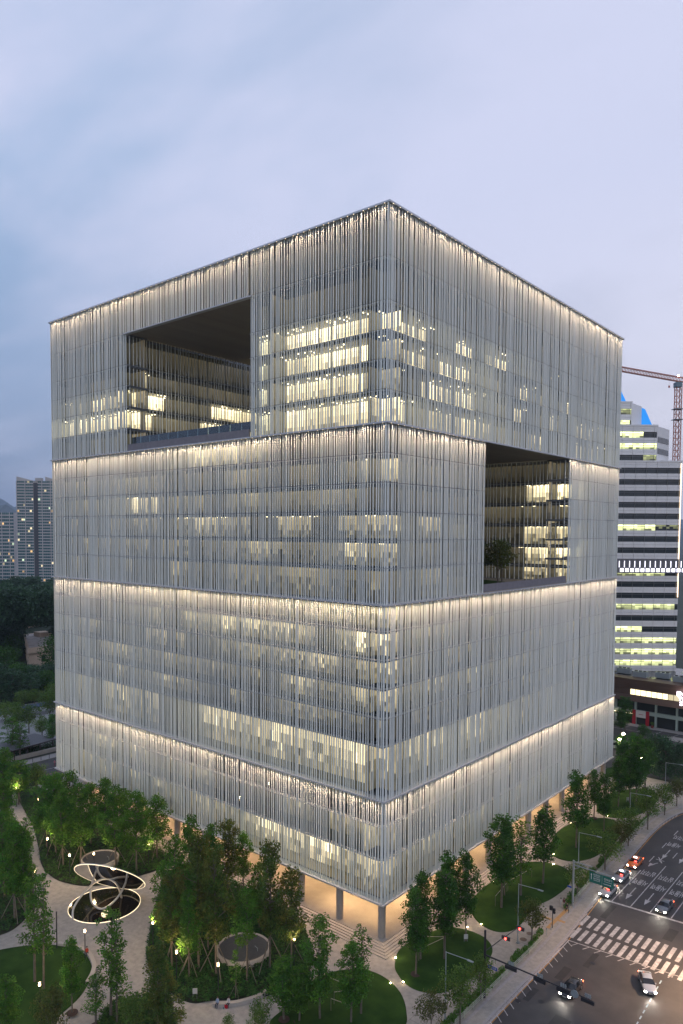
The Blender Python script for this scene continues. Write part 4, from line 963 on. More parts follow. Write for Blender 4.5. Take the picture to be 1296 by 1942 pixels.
# ---------------------------------------------------------------- vehicles
TYRE=mat('tyre',(.015,.015,.015),.9); RIM=mat('wheel_rim',(.35,.35,.36),.35,.8); CG=mat('car_glass',(.01,.012,.015),.08,spec=.6)
HL=mat('headlamp',(.9,.9,.85),.3,emit=(1,.93,.78),estr=45); TL=mat('tail_lamp',(.3,.01,.01),.4,emit=(1,.10,.03),estr=10)
def car(label,paint,x,y,rz,taxi=False,lights=14,tail=False,group='vehicles on the road',name='car',roofc=None):
    t=thing(name,label,'taxi' if taxi else 'car',(x,y,GZ),rz,group)   # front towards local -y
    m=MB(); prev=None
    # y, half width, belt z, low z, roof z, roof half width
    st=[(-2.33,.62,.62,.34,None),(-2.28,.78,.70,.26,None),(-2.0,.86,.78,.2,None),(-1.2,.90,.92,.2,None),(-.95,.91,.95,.2,.96),(-.25,.91,.98,.2,1.38),(.25,.91,.98,.2,1.47),(.95,.91,.99,.2,1.44),(1.55,.90,1.0,.2,1.18),(1.85,.88,1.02,.2,1.04),(2.15,.84,.98,.24,None),(2.30,.74,.88,.3,None),(2.34,.6,.7,.36,None)]
    rings=[]
    for (yy,hw,bz,lz,rz_) in st:
        top=rz_ if rz_ else bz+.03
        rw=hw-.06 if not rz_ else hw-.10-(top-bz)*.36
        P=[(hw*.9,lz),(hw,lz+.14),(hw+.01,(lz+bz)/2+.05),(hw-.02,bz),(rw,top-.03 if rz_ else bz+.015),(rw*.7,top+.01),(0,top+.03)]
        P=P+[(-a,b) for a,b in P[-2::-1]]
        rings.append(m.ring([(a,yy,b) for a,b in P]))
    n=13
    for i in range(len(rings)-1):
        a,b=rings[i],rings[i+1]
        for k in range(n-1):
            y0=st[i][0]
            cab=(st[i][4] is not None and st[i+1][4] is not None)
            mi=0
            if cab and k in(3,8) and -.95<=y0<1.5: mi=1
            if cab and 4<=k<=7 and (y0==-.95 or y0==.95 or y0==1.55): mi=1
            m.f.append((a[k],b[k],b[k+1],a[k+1])); m.m.append(mi); m.sm.append(mi==0); m.c.append(None)
        m.f.append((a[n-1],b[n-1],b[0],a[0])); m.m.append(2); m.sm.append(False); m.c.append(None)
    m.cap(rings[0],0,True); m.cap(rings[-1],0)
    m.build('body',[paint,CG,DARK],t)
    for sx in(-1,1):
        for yy in (-1.42,1.38):
            w_=MB(); w_.tube([(sx*.74,yy,.32),(sx*.93,yy,.32)],.33,16); wo=w_.build('wheel',[TYRE],t); w_=MB(); w_.tube([(sx*.93,yy,.32),(sx*.945,yy,.32)],.21,12); w_.build('rim',[RIM],wo)
        w_=MB(); w_.box(sx*.50,sx*.80,-2.345,-2.20,.56,.70); w_.build('headlight',[HL],t)
        w_=MB(); w_.box(sx*.52,sx*.84,2.22,2.355,.70,.86); w_.build('taillight',[TL],t)
        w_=MB(); w_.box(sx*.90,sx*1.06,-.75,-.6,.95,1.07); w_.build('mirror',[paint],t)
        w_=MB(); w_.box(sx*.895,sx*.935,.28,.36,.3,1.35*.72); w_.build('door_gap',[DARK],t)
    w_=MB(); w_.box(-.42,.42,-2.37,-2.32,.38,.56); w_.build('grille',[DARK],t)
    w_=MB(); w_.box(-.26,.26,-2.40,-2.37,.40,.50); w_.build('number_plate',[mat('plate',(.5,.5,.45),.5)],t)
    if taxi:
        w_=MB(); w_.box(-.30,.30,-.05,.2,1.48,1.64); w_.build('roof_sign',[mat('roof_sign',(.8,.8,.8),.4,emit=(.9,.95,1) ,estr=3)],t)
        w_=MB(); w_.box(.10,.52,-.86,-.80,1.06,1.22); w_.build('vacant_light',[RED],t)
    if lights:
        lamp('SPOT',(0,-2.5,.65),lights*14,(1,.93,.8),.12,(R(78),0,math.pi),'headlight_beam',parent=t).data.spot_size=R(80)
    if tail: lamp('POINT',(0,2.7,.7),14,(1,.25,.06),.2,name='taillight_glow',parent=t)
    return t
P1=mat('white_car_paint',(.50,.49,.48),.3,.1,coat=.5); P2=mat('silver_car_paint',(.38,.41,.45),.3,.5,coat=.5); P3=mat('orange_car_paint',(.75,.16,.02),.3,coat=.5); P4=mat('black_car_paint',(.03,.03,.035),.25,coat=.5); P5=mat('grey_car_paint',(.15,.16,.17),.3,.4,coat=.5)
car('pearl white taxi waiting at the stop line','' or P1,20.15,40.4,0,True)
car('silver taxi with bright headlights behind the white one',P2,20.0,47.6,0,True,30)
car('orange taxi last of the three in the kerb lane',P3,20.1,55.0,0,True)
car('black car with white headlights crossing the hatched box',P4,26.4,9.0,0,False,16,True,'moving cars in the junction')
car('grey car waiting at the stop line in the third lane',P5,29.6,41.2,0,False,16,True,'moving cars in the junction')
car('silver car turning in the junction at the right edge',P2,34.2,17.2,R(28),False,20,True,'moving cars in the junction')
car('white car coming down the road behind the lettering',P1,29.6,66.5,0,False,20,False,'moving cars in the junction')
# unseen lamp added right of the view, standing in for the headlights' warm glow
street_lamp(44.5,24,10.5,'added unseen lamp post beyond the right edge',3.2); 
lamp('SPOT',(41.5,22,10.3),12000,(1,.62,.36),.3,(0,R(12),0),'added_road_glow').data.spot_size=R(120)
# van by the far corner and parked cars
def van(label,px,py,rz):
    t=thing('van',label,'van',at(px,py),rz); m=MB(); m.box(-1,1,-2.6,2.6,.35,1.2); m.prism([(-.95,-2.1),(.95,-2.1),(.95,2.55),(-.95,2.55)],1.2,2.35); m.build('body',[P2],t)
    m=MB(); m.box(-.97,.97,-1.9,2.3,1.3,1.95); m.box(-.8,.8,-2.13,-2.08,1.3,2.1); m.build('windows',[CG],t)
    for sx in(-1,1):
        for yy in(-1.7,1.6): m=MB(); m.tube([(sx*.8,yy,.36),(sx*1.02,yy,.36)],.36,14); m.build('wheel',[TYRE],t)
        m=MB(); m.box(sx*.6,sx*.9,-2.63,-2.58,.75,.95); m.build('headlight',[RIM],t)
van('silver blue van parked beside the far right building corner',1171,1420,R(-60))
# ---------------------------------------------------------------- people
SKIN=mat('skin',(.45,.28,.20),.6); HAIR=mat('hair',(.015,.012,.01),.6)
def person(label,loc,rz,shirt,legs,pose='stand',group=None,cat='person'):
    t=thing('person',label,cat,loc,rz,group)
    if pose=='sit': J=[(0,0,.52),(0,.02,.80),(0,.0,1.02),(0,-.01,1.14),(0,-.03,1.27),(.16,.0,1.0),(.20,-.12,.78),(.16,-.32,.66),(-.16,0,1.0),(-.20,-.12,.78),(-.16,-.32,.66),(.10,-.04,.50),(.12,-.45,.50),(.12,-.45,.08),(.12,-.58,.05),(-.10,-.04,.50),(-.12,-.45,.50),(-.12,-.45,.08),(-.12,-.58,.05)]
    elif pose=='walk': J=[(0,0,.93),(0,-.02,1.18),(0,-.03,1.42),(0,-.03,1.52),(0,-.05,1.65),(.19,-.02,1.40),(.23,.10,1.14),(.22,.02,.90),(-.19,-.02,1.40),(-.23,-.10,1.14),(-.20,-.26,.95),(.10,0,.90),(.11,-.22,.50),(.11,-.20,.07),(.11,-.36,.04),(-.10,0,.90),(-.11,.10,.48),(-.11,.36,.12),(-.11,.26,.05)]
    else: J=[(0,0,.93),(0,-.01,1.18),(0,-.01,1.42),(0,-.01,1.52),(0,-.03,1.65),(.19,0,1.40),(.24,.0,1.13),(.22,-.10,.90),(-.19,0,1.40),(-.24,0,1.13),(-.22,-.10,.90),(.10,0,.90),(.11,-.02,.49),(.12,.02,.07),(.13,-.12,.04),(-.10,0,.90),(-.11,-.02,.49),(-.12,.02,.07),(-.13,-.12,.04)]
    Rr=[.15,.14,.16,.06,.105,.06,.048,.035,.06,.048,.035,.09,.065,.045,.04,.09,.065,.045,.04]
    E_=[(0,1),(1,2),(2,3),(3,4),(2,5),(5,6),(6,7),(2,8),(8,9),(9,10),(0,11),(11,12),(12,13),(13,14),(0,15),(15,16),(16,17),(17,18)]
    me=bpy.data.meshes.new('body'); me.from_pydata(J,E_,[]); o=bpy.data.objects.new('body',me); COL.objects.link(o)
    md=o.modifiers.new('s','SKIN'); sv=me.skin_vertices[0].data
    for v,r_ in zip(sv,Rr): v.radius=(r_,r_)
    sv[0].use_root=True; o.modifiers.new('d','SUBSURF').levels=1
    dg=bpy.context.evaluated_depsgraph_get(); me2=bpy.data.meshes.new_from_object(o.evaluated_get(dg)); bpy.data.objects.remove(o)
    for m_ in (shirt,legs,SKIN): me2.materials.append(m_)
    hip=J[0][2]; neck=J[3][2]-.02
    for p in me2.polygons:
        c=p.center; dz=c.z; arm=abs(c.x)>.185 and pose!='sit'
        p.material_index=2 if dz>neck or (arm and dz<J[6][2]) else (0 if dz>hip+.06 and not(pose=='sit' and c.y<-.15 and dz<.62) else 1); p.use_smooth=True
    o=bpy.data.objects.new('body',me2); COL.objects.link(o); o.parent=t
    m=MB(); hx,hy,hz=J[4]; prev=None
    for k in range(5):
        a=k*math.pi/10; rr=.125*math.cos(a)+.005; r_=m.ring([(hx+rr*math.cos(b*.5236),hy+.025+rr*math.sin(b*.5236),hz+.02+.125*math.sin(a)) for b in range(12)])
        if prev: m.bridge(prev,r_)
        prev=r_
    m.cap(prev); m.build('hair',[HAIR],t); return t
def cloth(n,c): return mat('cloth_'+n,c,.85)
person('person in white top standing on the pavement by the crossing',at(1064,1722),R(120),cloth('white',(.5,.5,.5)),cloth('light',(.4,.4,.42)),'stand')
person('person in dark red top standing next to the one in white',at(1070,1722),R(150),cloth('maroon',(.15,.04,.04)),cloth('cream',(.45,.42,.38)),'stand')
person('person in black walking towards the kerb by the crossing',at(1076,1731),R(60),cloth('black',(.015,.015,.017)),cloth('black2',(.02,.02,.02)),'walk')
BP=at(413,1909); person('person in pale blue shirt sitting on the long curved bench',(BP.x,BP.y,0),R(25),cloth('paleblue',(.28,.36,.50)),cloth('navy',(.02,.025,.05)),'sit')
BP=at(434,1909); person('person in white top and black vest bending forward on the curved bench',(BP.x,BP.y,0),R(25),cloth('white',(.5,.5,.5)),cloth('black',(.015,.015,.017)),'sit')
t=thing('shopping_bag','bright red bag standing at the feet of the bench sitters','bag',at(429,1912)); m=MB(); m.box(-.2,.2,-.12,.12,0,.42); m.build('bag_body',[cloth('red',(.55,.01,.02))],t); m=MB(); m.tube([(-.12,0,.42),(-.1,0,.6),(.1,0,.6),(.12,0,.42)],.015,5); m.build('handle',[DARK],t)
t=thing('water_bottle','small teal bottle on the paving left of the red bag','bottle',at(424,1914)); m=MB(); m.cyl(0,0,0,.22,.05,10); m.build('bottle_body',[cloth('teal',(.01,.2,.22))],t); m=MB(); m.cyl(0,0,.22,.28,.02,8); m.build('cap',[DARK],t)
BP=at(165,1812); person('person in red top sitting on the curb bench of the lower left lawn',(BP.x,BP.y,0),R(70),cloth('red2',(.45,.05,.02)),cloth('black',(.015,.015,.017)),'sit')
BP=at(108,1922); person('person in green top near the bottom edge of the left lawn',(BP.x,BP.y,.1),R(40),cloth('green',(.02,.20,.10)),cloth('black',(.015,.015,.017)),'stand')
person('person in pink walking on the far side street pavement',at(104,1453),R(10),cloth('pink',(.5,.18,.22)),cloth('plum',(.25,.03,.06)),'walk')

# thin white poles tying the lawn trees together
for (x0,y0,x1,y1,lb_) in ((796,1776,842,1777,'upper pale tie pole between trees on the corner lawn'),(795,1801,842,1779,'slanting pale tie pole between trees on the corner lawn'),(964,1672,1009,1647,'slanting tie pole on the second lawn'),(940,1700,962,1674,'short tie pole on the second lawn'),(620,1852,668,1872,'upper tie pole on the front lawn'),(628,1894,668,1908,'lower tie pole on the front lawn'),(668,1908,684,1876,'steep tie pole on the front lawn'),(634,1882,684,1875,'level tie pole on the front lawn')):
    a=at(x0,y0,2.2);b=at(x1,y1,2.2); t=thing('tie_pole',lb_,'pole',a,0,'tie poles between lawn trees'); m=MB(); m.tube([(0,0,0),b-a],.04,6); m.build('rod',[mat('pale_timber',(.42,.38,.30),.8)],t)
    for q_ in (Vector((0,0,0)),b-a): m=MB(); m.tube([(q_.x,q_.y,-2.0),(q_.x,q_.y,.05)],.035,6); m.build('stake',[STAKE],t)
# repaired patches in the asphalt and worn wheel tracks
PATCH=mat('asphalt_patch',(.030,.029,.029),.85,noise=(.038,.036,.035),nscale=1.5,detail=8)
for (x0,x1,y0,y1) in ((23.2,24.4,10.5,14.2),(26.8,29.0,-2,3.0),(22.0,23.0,31.5,36.8),(30.2,31.0,43,57),(25.2,26.1,16,20.5),(32,33.5,31.5,35.5),(21.9,22.8,3,6.4)):
    m=MB(); m.face([(x0,y0,RZ-.003),(x1,y0,RZ-.003),(x1,y1,RZ-.003),(x0,y1,RZ-.003)]); struct(m.build('asphalt_patch',[PATCH]))
JNT=mat('paving_joint',(.16,.15,.14),.9)
for k in range(17):
    y=-24+k*6.6; m=MB(); m.box(12.6,17.6,y,y+.05,.0,.006); struct(m.build('paving_joint',[JNT]))
m=MB(); m.box(12.55,12.6,-30,88,.0,.006); struct(m.build('paving_joint',[JNT]))
HAZE=1.1e-4
# ---------------------------------------------------------------- office tower on the right, square to the view
HX=Vector((r0.x,r0.y,0)); HY=Vector((-r0.y,r0.x,0)); CG0=Vector((CAM.x,CAM.y,0))
def yawR(): return YAW
def win_tex(n,seed): pass
LIT=emitattr('tower_room',1.6,.12); TW=mat('tower_panel',(.76,.76,.75),.5,.05,noise=(.82,.81,.80),nscale=.15); TG=mat('tower_glass',(.035,.045,.05),.12,spec=.6); TMU=mat('tower_mullion',(.16,.17,.17),.5,.3)
rt=random.Random(31)
def tower(name,label,cat,dist,x0,x1,dp,z0,z1,storey,wh,lit,bay,first=0,edge=False,panels=True):
    "x0,x1 metres right of the view axis at that distance"
    o=CG0+HY*dist; t=thing(name,label,cat,(o.x,o.y,0),YAW)
    m=MB(); m.box(x0,x1,.6,dp,z0,z1-.02); m.build('core',[TMU],t)
    m=MB(); m.box(x0-.3,x1+.3,-.2,dp+.3,z1-.02,z1+.5); m.build('roof',[TW],t)
    n=int((z1-z0)/storey)
    for i in range(n):
        zt=z1-i*storey; zs=zt-(storey-wh); zb=zs-wh
        # spandrel cladding panels
        k=x0
        while k<x1-.05:
            e=min(x1,k+bay); m=MB(); 
            for q in range(2):
                h_=(storey-wh)/2
                m.box(k+.04,e-.04,0,.5,zs+q*h_+.03,zs+(q+1)*h_-.03)
            o_=m.build('cladding_panel',[TW],t); o_['kind']='stuff'; k=e
        m=MB(); m.box(x1-.01,x1+.02,.1,dp-.1,zs+.03,zt-.03); m.box(x0-.02,x0+.01,.1,dp-.1,zs+.03,zt-.03); m.build('side_cladding',[TW],t)
        lv=lit(i); m=MB(); fr=MB(); k=x0
        block=1
        while k<x1-.05:
            e=min(x1,k+bay); 
            if rt.random()<.35: block=rt.choice((0,.25,.6,1,1.1))
            l=(lv if not callable(lv) else lv((k-x0)/(x1-x0)))
            for q in range(3):
                a=k+(e-k)*q/3; b=k+(e-k)*(q+1)/3
                for (h0,h1,f_) in ((0,.35,.5),(.35,.72,.8),(.72,1,1.3)):
                    v=l*block*f_*rt.uniform(.4,1.2); v=0 if v<.06 else v
                    if h0==0 and rt.random()<.4: v*=.2
                    m.face([(a,.45,zb+wh*h0),(b,.45,zb+wh*h0),(b,.45,zb+wh*h1),(a,.45,zb+wh*h1)],0 if v else 1,False,(v*.86,v*.93,v*.42) if v else (0,0,0))
            fr.box(k-.05,k+.05,.1,.3,zb,zs)
            k=e
        fr.box(x0,x1,.12,.28,zb+wh*.68,zb+wh*.74)
        m.build('window_band',[LIT,TG],t,'glow'); fr.build('window_frame',[TMU],t)
    if edge:
        m=MB(); m.box(x1-.35,x1-.05,-.12,0,z0+40,z1-.5); m.build('edge_light',[mat('edge_led',(.8,.7,.5),.4,emit=(1,.72,.48),estr=1.6)],t)
        lamp('AREA',(x1-.6,-1.2,(z0+z1)/2+10),220,(1,.75,.5),.3,(R(-90),0,0),'edge_wash',z1-z0-30,R(160),t)
    return t
D0=256; kx=D0/FPX
def ray_(px,py): return fwd+rgt*((px-648)/FPX)-upv*((py-971-SHY)/FPX)
def X(px,d,py=960): v=ray_(px,py); return v.dot(HX)*d/v.dot(HY)
def zt_(py,d,px=1240): v=ray_(px,py); return CAM.z+v.z*d/v.dot(HY)
def lm(i):
    return {5:lambda u:.8 if u<.62 else 0,7:0,8:.12,9:1.2}.get(i,[0,.02,.0,.0,0,.7,0,.05,0,0,.75,0,0,.7,.25,.95,.9,.95,.8,.6][i%20])
# main slab: bands counted from its roof edge
litrow=[0,.03,.02,0,.02,(lambda u:.85 if u<.72 else .1),0,.02,0,(lambda u:.6 if u<.8 else 0),0,0,.55,(lambda u:.1 if u<.72 else .5),.95,.8,.95,.7,.3,.2,.2,.2]
tower('office_tower','white banded office tower with stepped top on the right','building',D0,84,X(1290.5,D0,1000),42,2,zt_(876,D0),4.0,1.95,lambda i:litrow[min(i,21)],3.8,edge=True)
T1=tower('tower_upper_block','lit upper block set back on the white tower','building',D0+3,84,X(1246.5,D0+3,840),14,zt_(876,D0)+.6,zt_(808,D0+3),4.05,2.0,lambda i:1.0,3.8,edge=False)
T2=tower('tower_upper_block','topmost block of the white tower with a side window row','building',D0+6,84,X(1198,D0+6,790),14,zt_(808,D0)+.6,zt_(764,D0+6),4.1,2.0,lambda i:.8,3.8)
# blue slanted fins on the roof steps
BLU=mat('blue_glass_wall',(.01,.20,.55),.3,emit=(.02,.30,.9),estr=.45)
def prismY(t,pts,y0,y1,nm):
    m=MB(); n=len(pts); m.face([(x,y0,z) for x,z in pts]); m.face([(x,y1,z) for x,z in pts[::-1]])
    for i in range(n):
        a,b=pts[i],pts[(i+1)%n]; m.face([(a[0],y1,a[1]),(b[0],y1,b[1]),(b[0],y0,b[1]),(a[0],y0,a[1])])
    m.build(nm,[BLU],t)
prismY(T2,[(X(1214,D0+14,808),zt_(808,D0+14)),(X(1238,D0+14,808),zt_(808,D0+14)),(X(1224,D0+14,776),zt_(776,D0+14)),(X(1214,D0+14,772),zt_(772,D0+14))],7.9,11,'blue_wall')
prismY(T2,[(X(1165,D0+12,766),zt_(766,D0+12)),(X(1190,D0+12,766),zt_(766,D0+12)),(X(1183,D0+12,751),zt_(751,D0+12)),(X(1165,D0+12,712),zt_(712,D0+12))],6,9,'blue_wall')
xa=X(1198,D0+6,790); m=MB(); m.prism([(xa+.02,.05),(X(1217,D0+14,790),7.8),(X(1217,D0+14,790),13),(xa+.02,13)],zt_(808,D0)+.5,zt_(764,D0+6)); m.build('side_block',[TW],T2)
xa=X(1246.5,D0+3,840); xb=X(1269,D0+12,840); m=MB(); m.prism([(xa+.02,.05),(xb,8.8),(xb,13),(xa+.02,13)],zt_(876,D0)+.5,zt_(808,D0+3)); m.build('side_block',[TW],T1)
m=MB()
for zz in (zt_(833,D0+3),zt_(855,D0+3)): m.face([(xa+.5,.42,zz-1),(xb-.3,8.4,zz-1),(xb-.3,8.4,zz+1),(xa+.5,.42,zz+1)])
m.build('side_window_band',[TG],T1,kind='stuff')
# lit sign band of the tower
t=thing('lit_louvre_band','row of white glowing tubes and lit squares across the white tower','sign',(0,0,0)); o=CG0+HY*(D0-.6); t.location=(o.x,o.y,0); t.rotation_euler=(0,0,YAW)
m=MB(); m.box(84,X(1290,D0),.0,.4,zt_(1087,D0),zt_(1060,D0)); m.build('back_panel',[mat('sign_back',(.14,.14,.15),.6)],t)
WS=mat('white_sign_light',(.8,.8,.9),.4,emit=(.88,.86,1),estr=1.6)
for i in range(13):
    x=X(1176.5+i*9.8,D0); m=MB(); m.box(x-.09,x+.09,-.15,-.02,zt_(1076,D0),zt_(1064,D0)); m.build('light_tube',[WS],t)
    m=MB(); m.box(x+.35,x+1.55,-.15,-.02,zt_(1084.5,D0),zt_(1078,D0)); m.build('lit_square',[WS],t)
# ---------------------------------------------------------------- podium shop building
t=thing('shop_building','brown curved low shop building with glazed ground floor and lit upper windows','building',(-40,162,0))
BR=mat('brown_cladding',(.105,.065,.048),.5,.3,noise=(.14,.09,.065),nscale=.5,stretch=(.2,1,3)); GF=mat('shop_frame',(.34,.42,.38),.5,.2); SHG=mat('shop_glass',(.025,.03,.03),.1,spec=.6)
m=MB(); m.box(0,75,.8,30,0,15.4); m.build('body',[SHG],t)
def curve_band(z0,z1,off,nm,mt,lip=0):
    m=MB(); P=[]
    for k in range(25):
        x=k*3.1; y=-1.2+((x-45)/45)**2*2.2-off; P.append((x,y))
    for k in range(24):
        a,b=P[k],P[k+1]; m.face([(a[0],a[1],z0),(b[0],b[1],z0),(b[0],b[1]-lip,z1),(a[0],a[1]-lip,z1)],0,True)
        m.face([(a[0],a[1]-lip,z1),(b[0],b[1]-lip,z1),(b[0],3,z1),(a[0],3,z1)]); m.face([(a[0],3,z0),(b[0],3,z0),(b[0],b[1],z0),(a[0],a[1],z0)])
    return m.build(nm,[mt],t)
curve_band(12.3,15.6,.9,'upper_band',BR,.5); curve_band(10.0,12.25,.3,'window_strip_band',BR,0); curve_band(8.0,9.95,1.0,'lower_band',BR,-.5)
for i in range(9):
    x=23.5+i*1.75; m=MB(); y=-1.2+((x-45)/45)**2*2.2-.42; m.box(x,x+1.55,y-.08,y,10.2,12.0); m.build('window',[mat('warm_window',(.5,.45,.3),.4,emit=(1,.86,.5),estr=1.3 if i<6 else .5)] if i in(0,6) else [MATS['warm_window'] if i<6 else mat('dim_window',(.3,.28,.2),.4,emit=(1,.85,.5),estr=.4)],t)
for i in range(9):
    x=18+i*6.6; m=MB(); m.box(x,x+.6,-.1,.78,0,8.0); m.build('column',[GF],t)
m=MB(); m.box(17,75,-.05,.75,3.6,4.8); m.build('floor_band',[GF],t)
m=MB(); m.box(24,25.1,-.25,-.1,0,4.9); m.build('red_banner',[mat('red_panel',(.35,.008,.02),.5)],t)
m=MB(); m.box(28.4,29.5,-.25,-.1,0,4.9); m.build('red_banner',[MATS['red_panel']],t)
m=MB(); m.box(25.15,28.35,-.22,-.1,2.5,4.9); m.build('white_shop_sign',[mat('shop_white',(.6,.58,.55),.5)],t)
m=MB(); m.box(26.1,27.6,-.25,-.23,3.5,3.65); m.build('red_mark',[mat('red_panel',(.35,.008,.02),.5)],t)
m=MB(); m.box(17,24,-.6,-.1,3.45,3.5); m.build('shop_light',[mat('shop_strip',(.8,.7,.5),.4,emit=(1,.8,.5),estr=3)],t)
for k,(x,lb_) in enumerate(((21,'left of the red banners'),(31,'right of the red banners'))):
    p=Vector((-40+x,160.4,0)); tp=thing('potted_plant','green plant in a red brown pot '+lb_,'potted plant',p); m=MB(); m.tube([(0,0,0),(0,0,.8)],[.35,.55],12); m.build('pot',[mat('pot_red',(.22,.05,.03),.7)],tp)
    o=bpy.data.objects.new('leaves',TM['round0'][0]); COL.objects.link(o); o.parent=tp; o.scale=(.35,.35,.35); o.location=(0,0,.3)
# glowing letters
wl=thing('wall_sign','glowing white ENJOY YOUR STYLE letters on the brown band at the right edge','sign',(-1,160,0))
SGN=mat('sign_letters',(.9,.85,.9),.4,emit=(.95,.85,1),estr=3.0)
for i,(s,z) in enumerate((('ENJOY',12.6),('YOUR',11.0),('STYLE',9.5))):
    c=bpy.data.curves.new('letters','FONT'); c.body=s; c.size=1.9; c.extrude=.06; c.offset=.04; c.materials.append(SGN); o=text_mesh('letters',c); o.parent=wl; o.rotation_euler=(R(90),0,0); o.location=(-.2+i*.5,-1.6,z-.1)
# rooftop equipment
for k in range(5):
    p=(-28+k*6.5,166+(k%2)*3,15.6); tu=thing('rooftop_unit',('grey rooftop unit at the left end of the brown shop roof','second grey rooftop unit from the left on the shop roof','middle grey rooftop unit on the brown shop roof','grey rooftop unit left of the white oval canopy','grey rooftop unit nearest the white oval canopy')[k],'rooftop unit',p,0,'rooftop plant units'); m=MB(); m.box(-2.2,2.2,-1.2,1.2,0,1.8); m.build('casing',[GALV],tu)
    for q in range(3):
        m=MB(); m.cyl(-1.4+q*1.4,0,1.8,2.05,.5,12); m.build('fan',[DARK],tu)
tu=thing('roof_canopy','white oval canopy on the roof of the brown building at the right edge','canopy',(4,167,15.4)); m=MB(); m.tube([(0,0,3.2),(0,0,3.9)],[6.2,5.6],28); m.build('oval_roof',[mat('oval_white',(.6,.6,.57),.5)],tu)
for a in range(5): m=MB(); m.cyl(4.5*math.cos(a*1.257),4.5*math.sin(a*1.257),0,3.2,.15,8); m.build('leg',[GALV],tu)
# cross street: parking bays, island
for k in range(6):
    m=MB(); x=-22+k*5.2; m.face([(x,153.5,GZ+.003),(x+.2,153.5,GZ+.003),(x+1.2,158.5,GZ+.003),(x+1.0,158.5,GZ+.003)]); struct(m.build('parking_line',[WHITE]))
m=MB(); m.box(-24,10,153.2,153.4,GZ-.002,GZ+.003); struct(m.build('parking_line',[WHITE]))
for k in range(5): m=MB(); m.box(-18+k*6,-15.5+k*6,143.2,143.4,GZ-.002,GZ+.003); struct(m.build('lane_dash',[WHITE]))
m=MB(); m.prism([(-40,158.8),(16,158.8),(16,161.9),(-40,161.9)],-.2,.03); struct(m.build('far_pavement',SLABM))
m=MB(); m.prism(shade_spline([(-2,150),(9,149.5),(11,153),(-1,154)],4),-.2,.03); struct(m.build('traffic_island',SLABM))
tree(1221,1398,1376,'dome1','round_bush','dark rounded bush on the parking edge before the shop',None,24)
for px,py,lb_ in ((1183,1394,'yellowish street light left of the parking bush'),(1176,1404,'street light beside the van'),(1215,1438,'street light among the trees above the fourth lawn'),(37,1190,'bright white street light in front of the forest hill'),(42,1109,'small orange light in the forest')):
    z=5.5; p=at(px,py,z) if py<1500 else at(px,py,z)
    t=thing('distant_lamp',lb_,'street lamp',(p.x,p.y,0)); m=MB(); m.cyl(0,0,0,z,.09,6); m.build('pole',[GALV],t); m=MB(); m.box(-.3,.3,-.3,.3,z,z+.45); m.build('lamp_head',[mat('distant_lamp_glow',(.9,.85,.7),.4,emit=(1,.84,.55),estr=45)],t); lamp('POINT',(0,0,z-.8),260,(1,.8,.5),.3,name='distant_light',parent=t)
# trees by the shop building corner
for px,py,ty,wp,lb_ in ((1186,1385,1322,34,'dark street tree in front of the brown shop building corner'),(1178,1395,1345,26,'dark tree hiding the left shop windows'),(1180,1440,1395,30,'leafy tree below the van'),(1250,1440,1408,36,'dark tree at the near side of the parking'),(1215,1440,1405,34,'green tree between parking and fourth lawn'),(1200,1420,1390,22,'small tree behind the street light')):
    tree(px,py,ty,'deep%d'%(int(px)%4),'street_tree',lb_,'trees at the far crossing',wp)
# tower crane
dc_=420; o=CG0+HY*dc_; t=thing('tower_crane','red lattice tower crane against the sky on the right','crane',(o.x,o.y,0),YAW); CRM=mat('crane_red',(.50,.13,.06),.6); 
xm=X(1286.5,dc_,760); zm=zt_(728,dc_); wm=1.45
def lattice(p0,p1,w_,h_,seg,r_,nm):
    p0=Vector(p0);p1=Vector(p1);d=(p1-p0).normalized(); s=d.cross(Vector((0,1,0))).normalized() if abs(d.y)<.9 else Vector((1,0,0)); f=Vector((0,1,0)) if abs(d.y)<.9 else Vector((0,0,1))
    m=MB(); C_=[s*a*w_+f*b*h_ for a,b in((-1,-1),(1,-1),(1,1),(-1,1))]
    for c in C_: m.tube([p0+c,p1+c],r_,4)
    for i in range(seg):
        a=p0+(p1-p0)*i/seg;b=p0+(p1-p0)*(i+1)/seg
        for k in range(4):
            c1,c2=C_[k],C_[(k+1)%4]; m.tube([a+c1,b+c2],r_*.6,3,caps=False); m.tube([a+c1,a+c2],r_*.6,3,caps=False)
    return m.build(nm,[CRM],t)
lattice((xm,0,20),(xm,0,zm),wm,wm,38,.24,'mast')
lattice((X(1140,dc_,690),0,zt_(693,dc_,1140)),(xm,0,zt_(719,dc_)),1.2,1.0,26,.20,'jib')
lattice((xm,0,zt_(719,dc_)),(xm+24,0,zt_(727,dc_)),1.2,1.0,10,.20,'counter_jib')
m=MB(); m.box(xm-2,xm+1.2,-2,2,zt_(734,dc_),zt_(725,dc_)); m.build('cab',[mat('cab_grey',(.15,.22,.26),.5)],t)
m=MB(); m.tube([(X(1263,dc_),0,zt_(714,dc_)),(X(1263,dc_),0,zt_(731,dc_))],.05,4); m.box(X(1262,dc_),X(1264.4,dc_),-.3,.3,zt_(735,dc_),zt_(731,dc_)); m.build('hook',[CRM],t)
for py in(776,796):
    m=MB(); m.box(xm-2.6,xm+2.6,-2.6,2.6,zt_(py,dc_),zt_(py-1,dc_)); m.build('platform',[GALV],t)
m=MB(); m.box(xm-.5,xm+.1,-.3,.3,zt_(713,dc_),zt_(711,dc_)); m.build('warning_light',[mat('crane_lamp',(.9,.9,.8),.4,emit=(1,.95,.85),estr=14)],t)
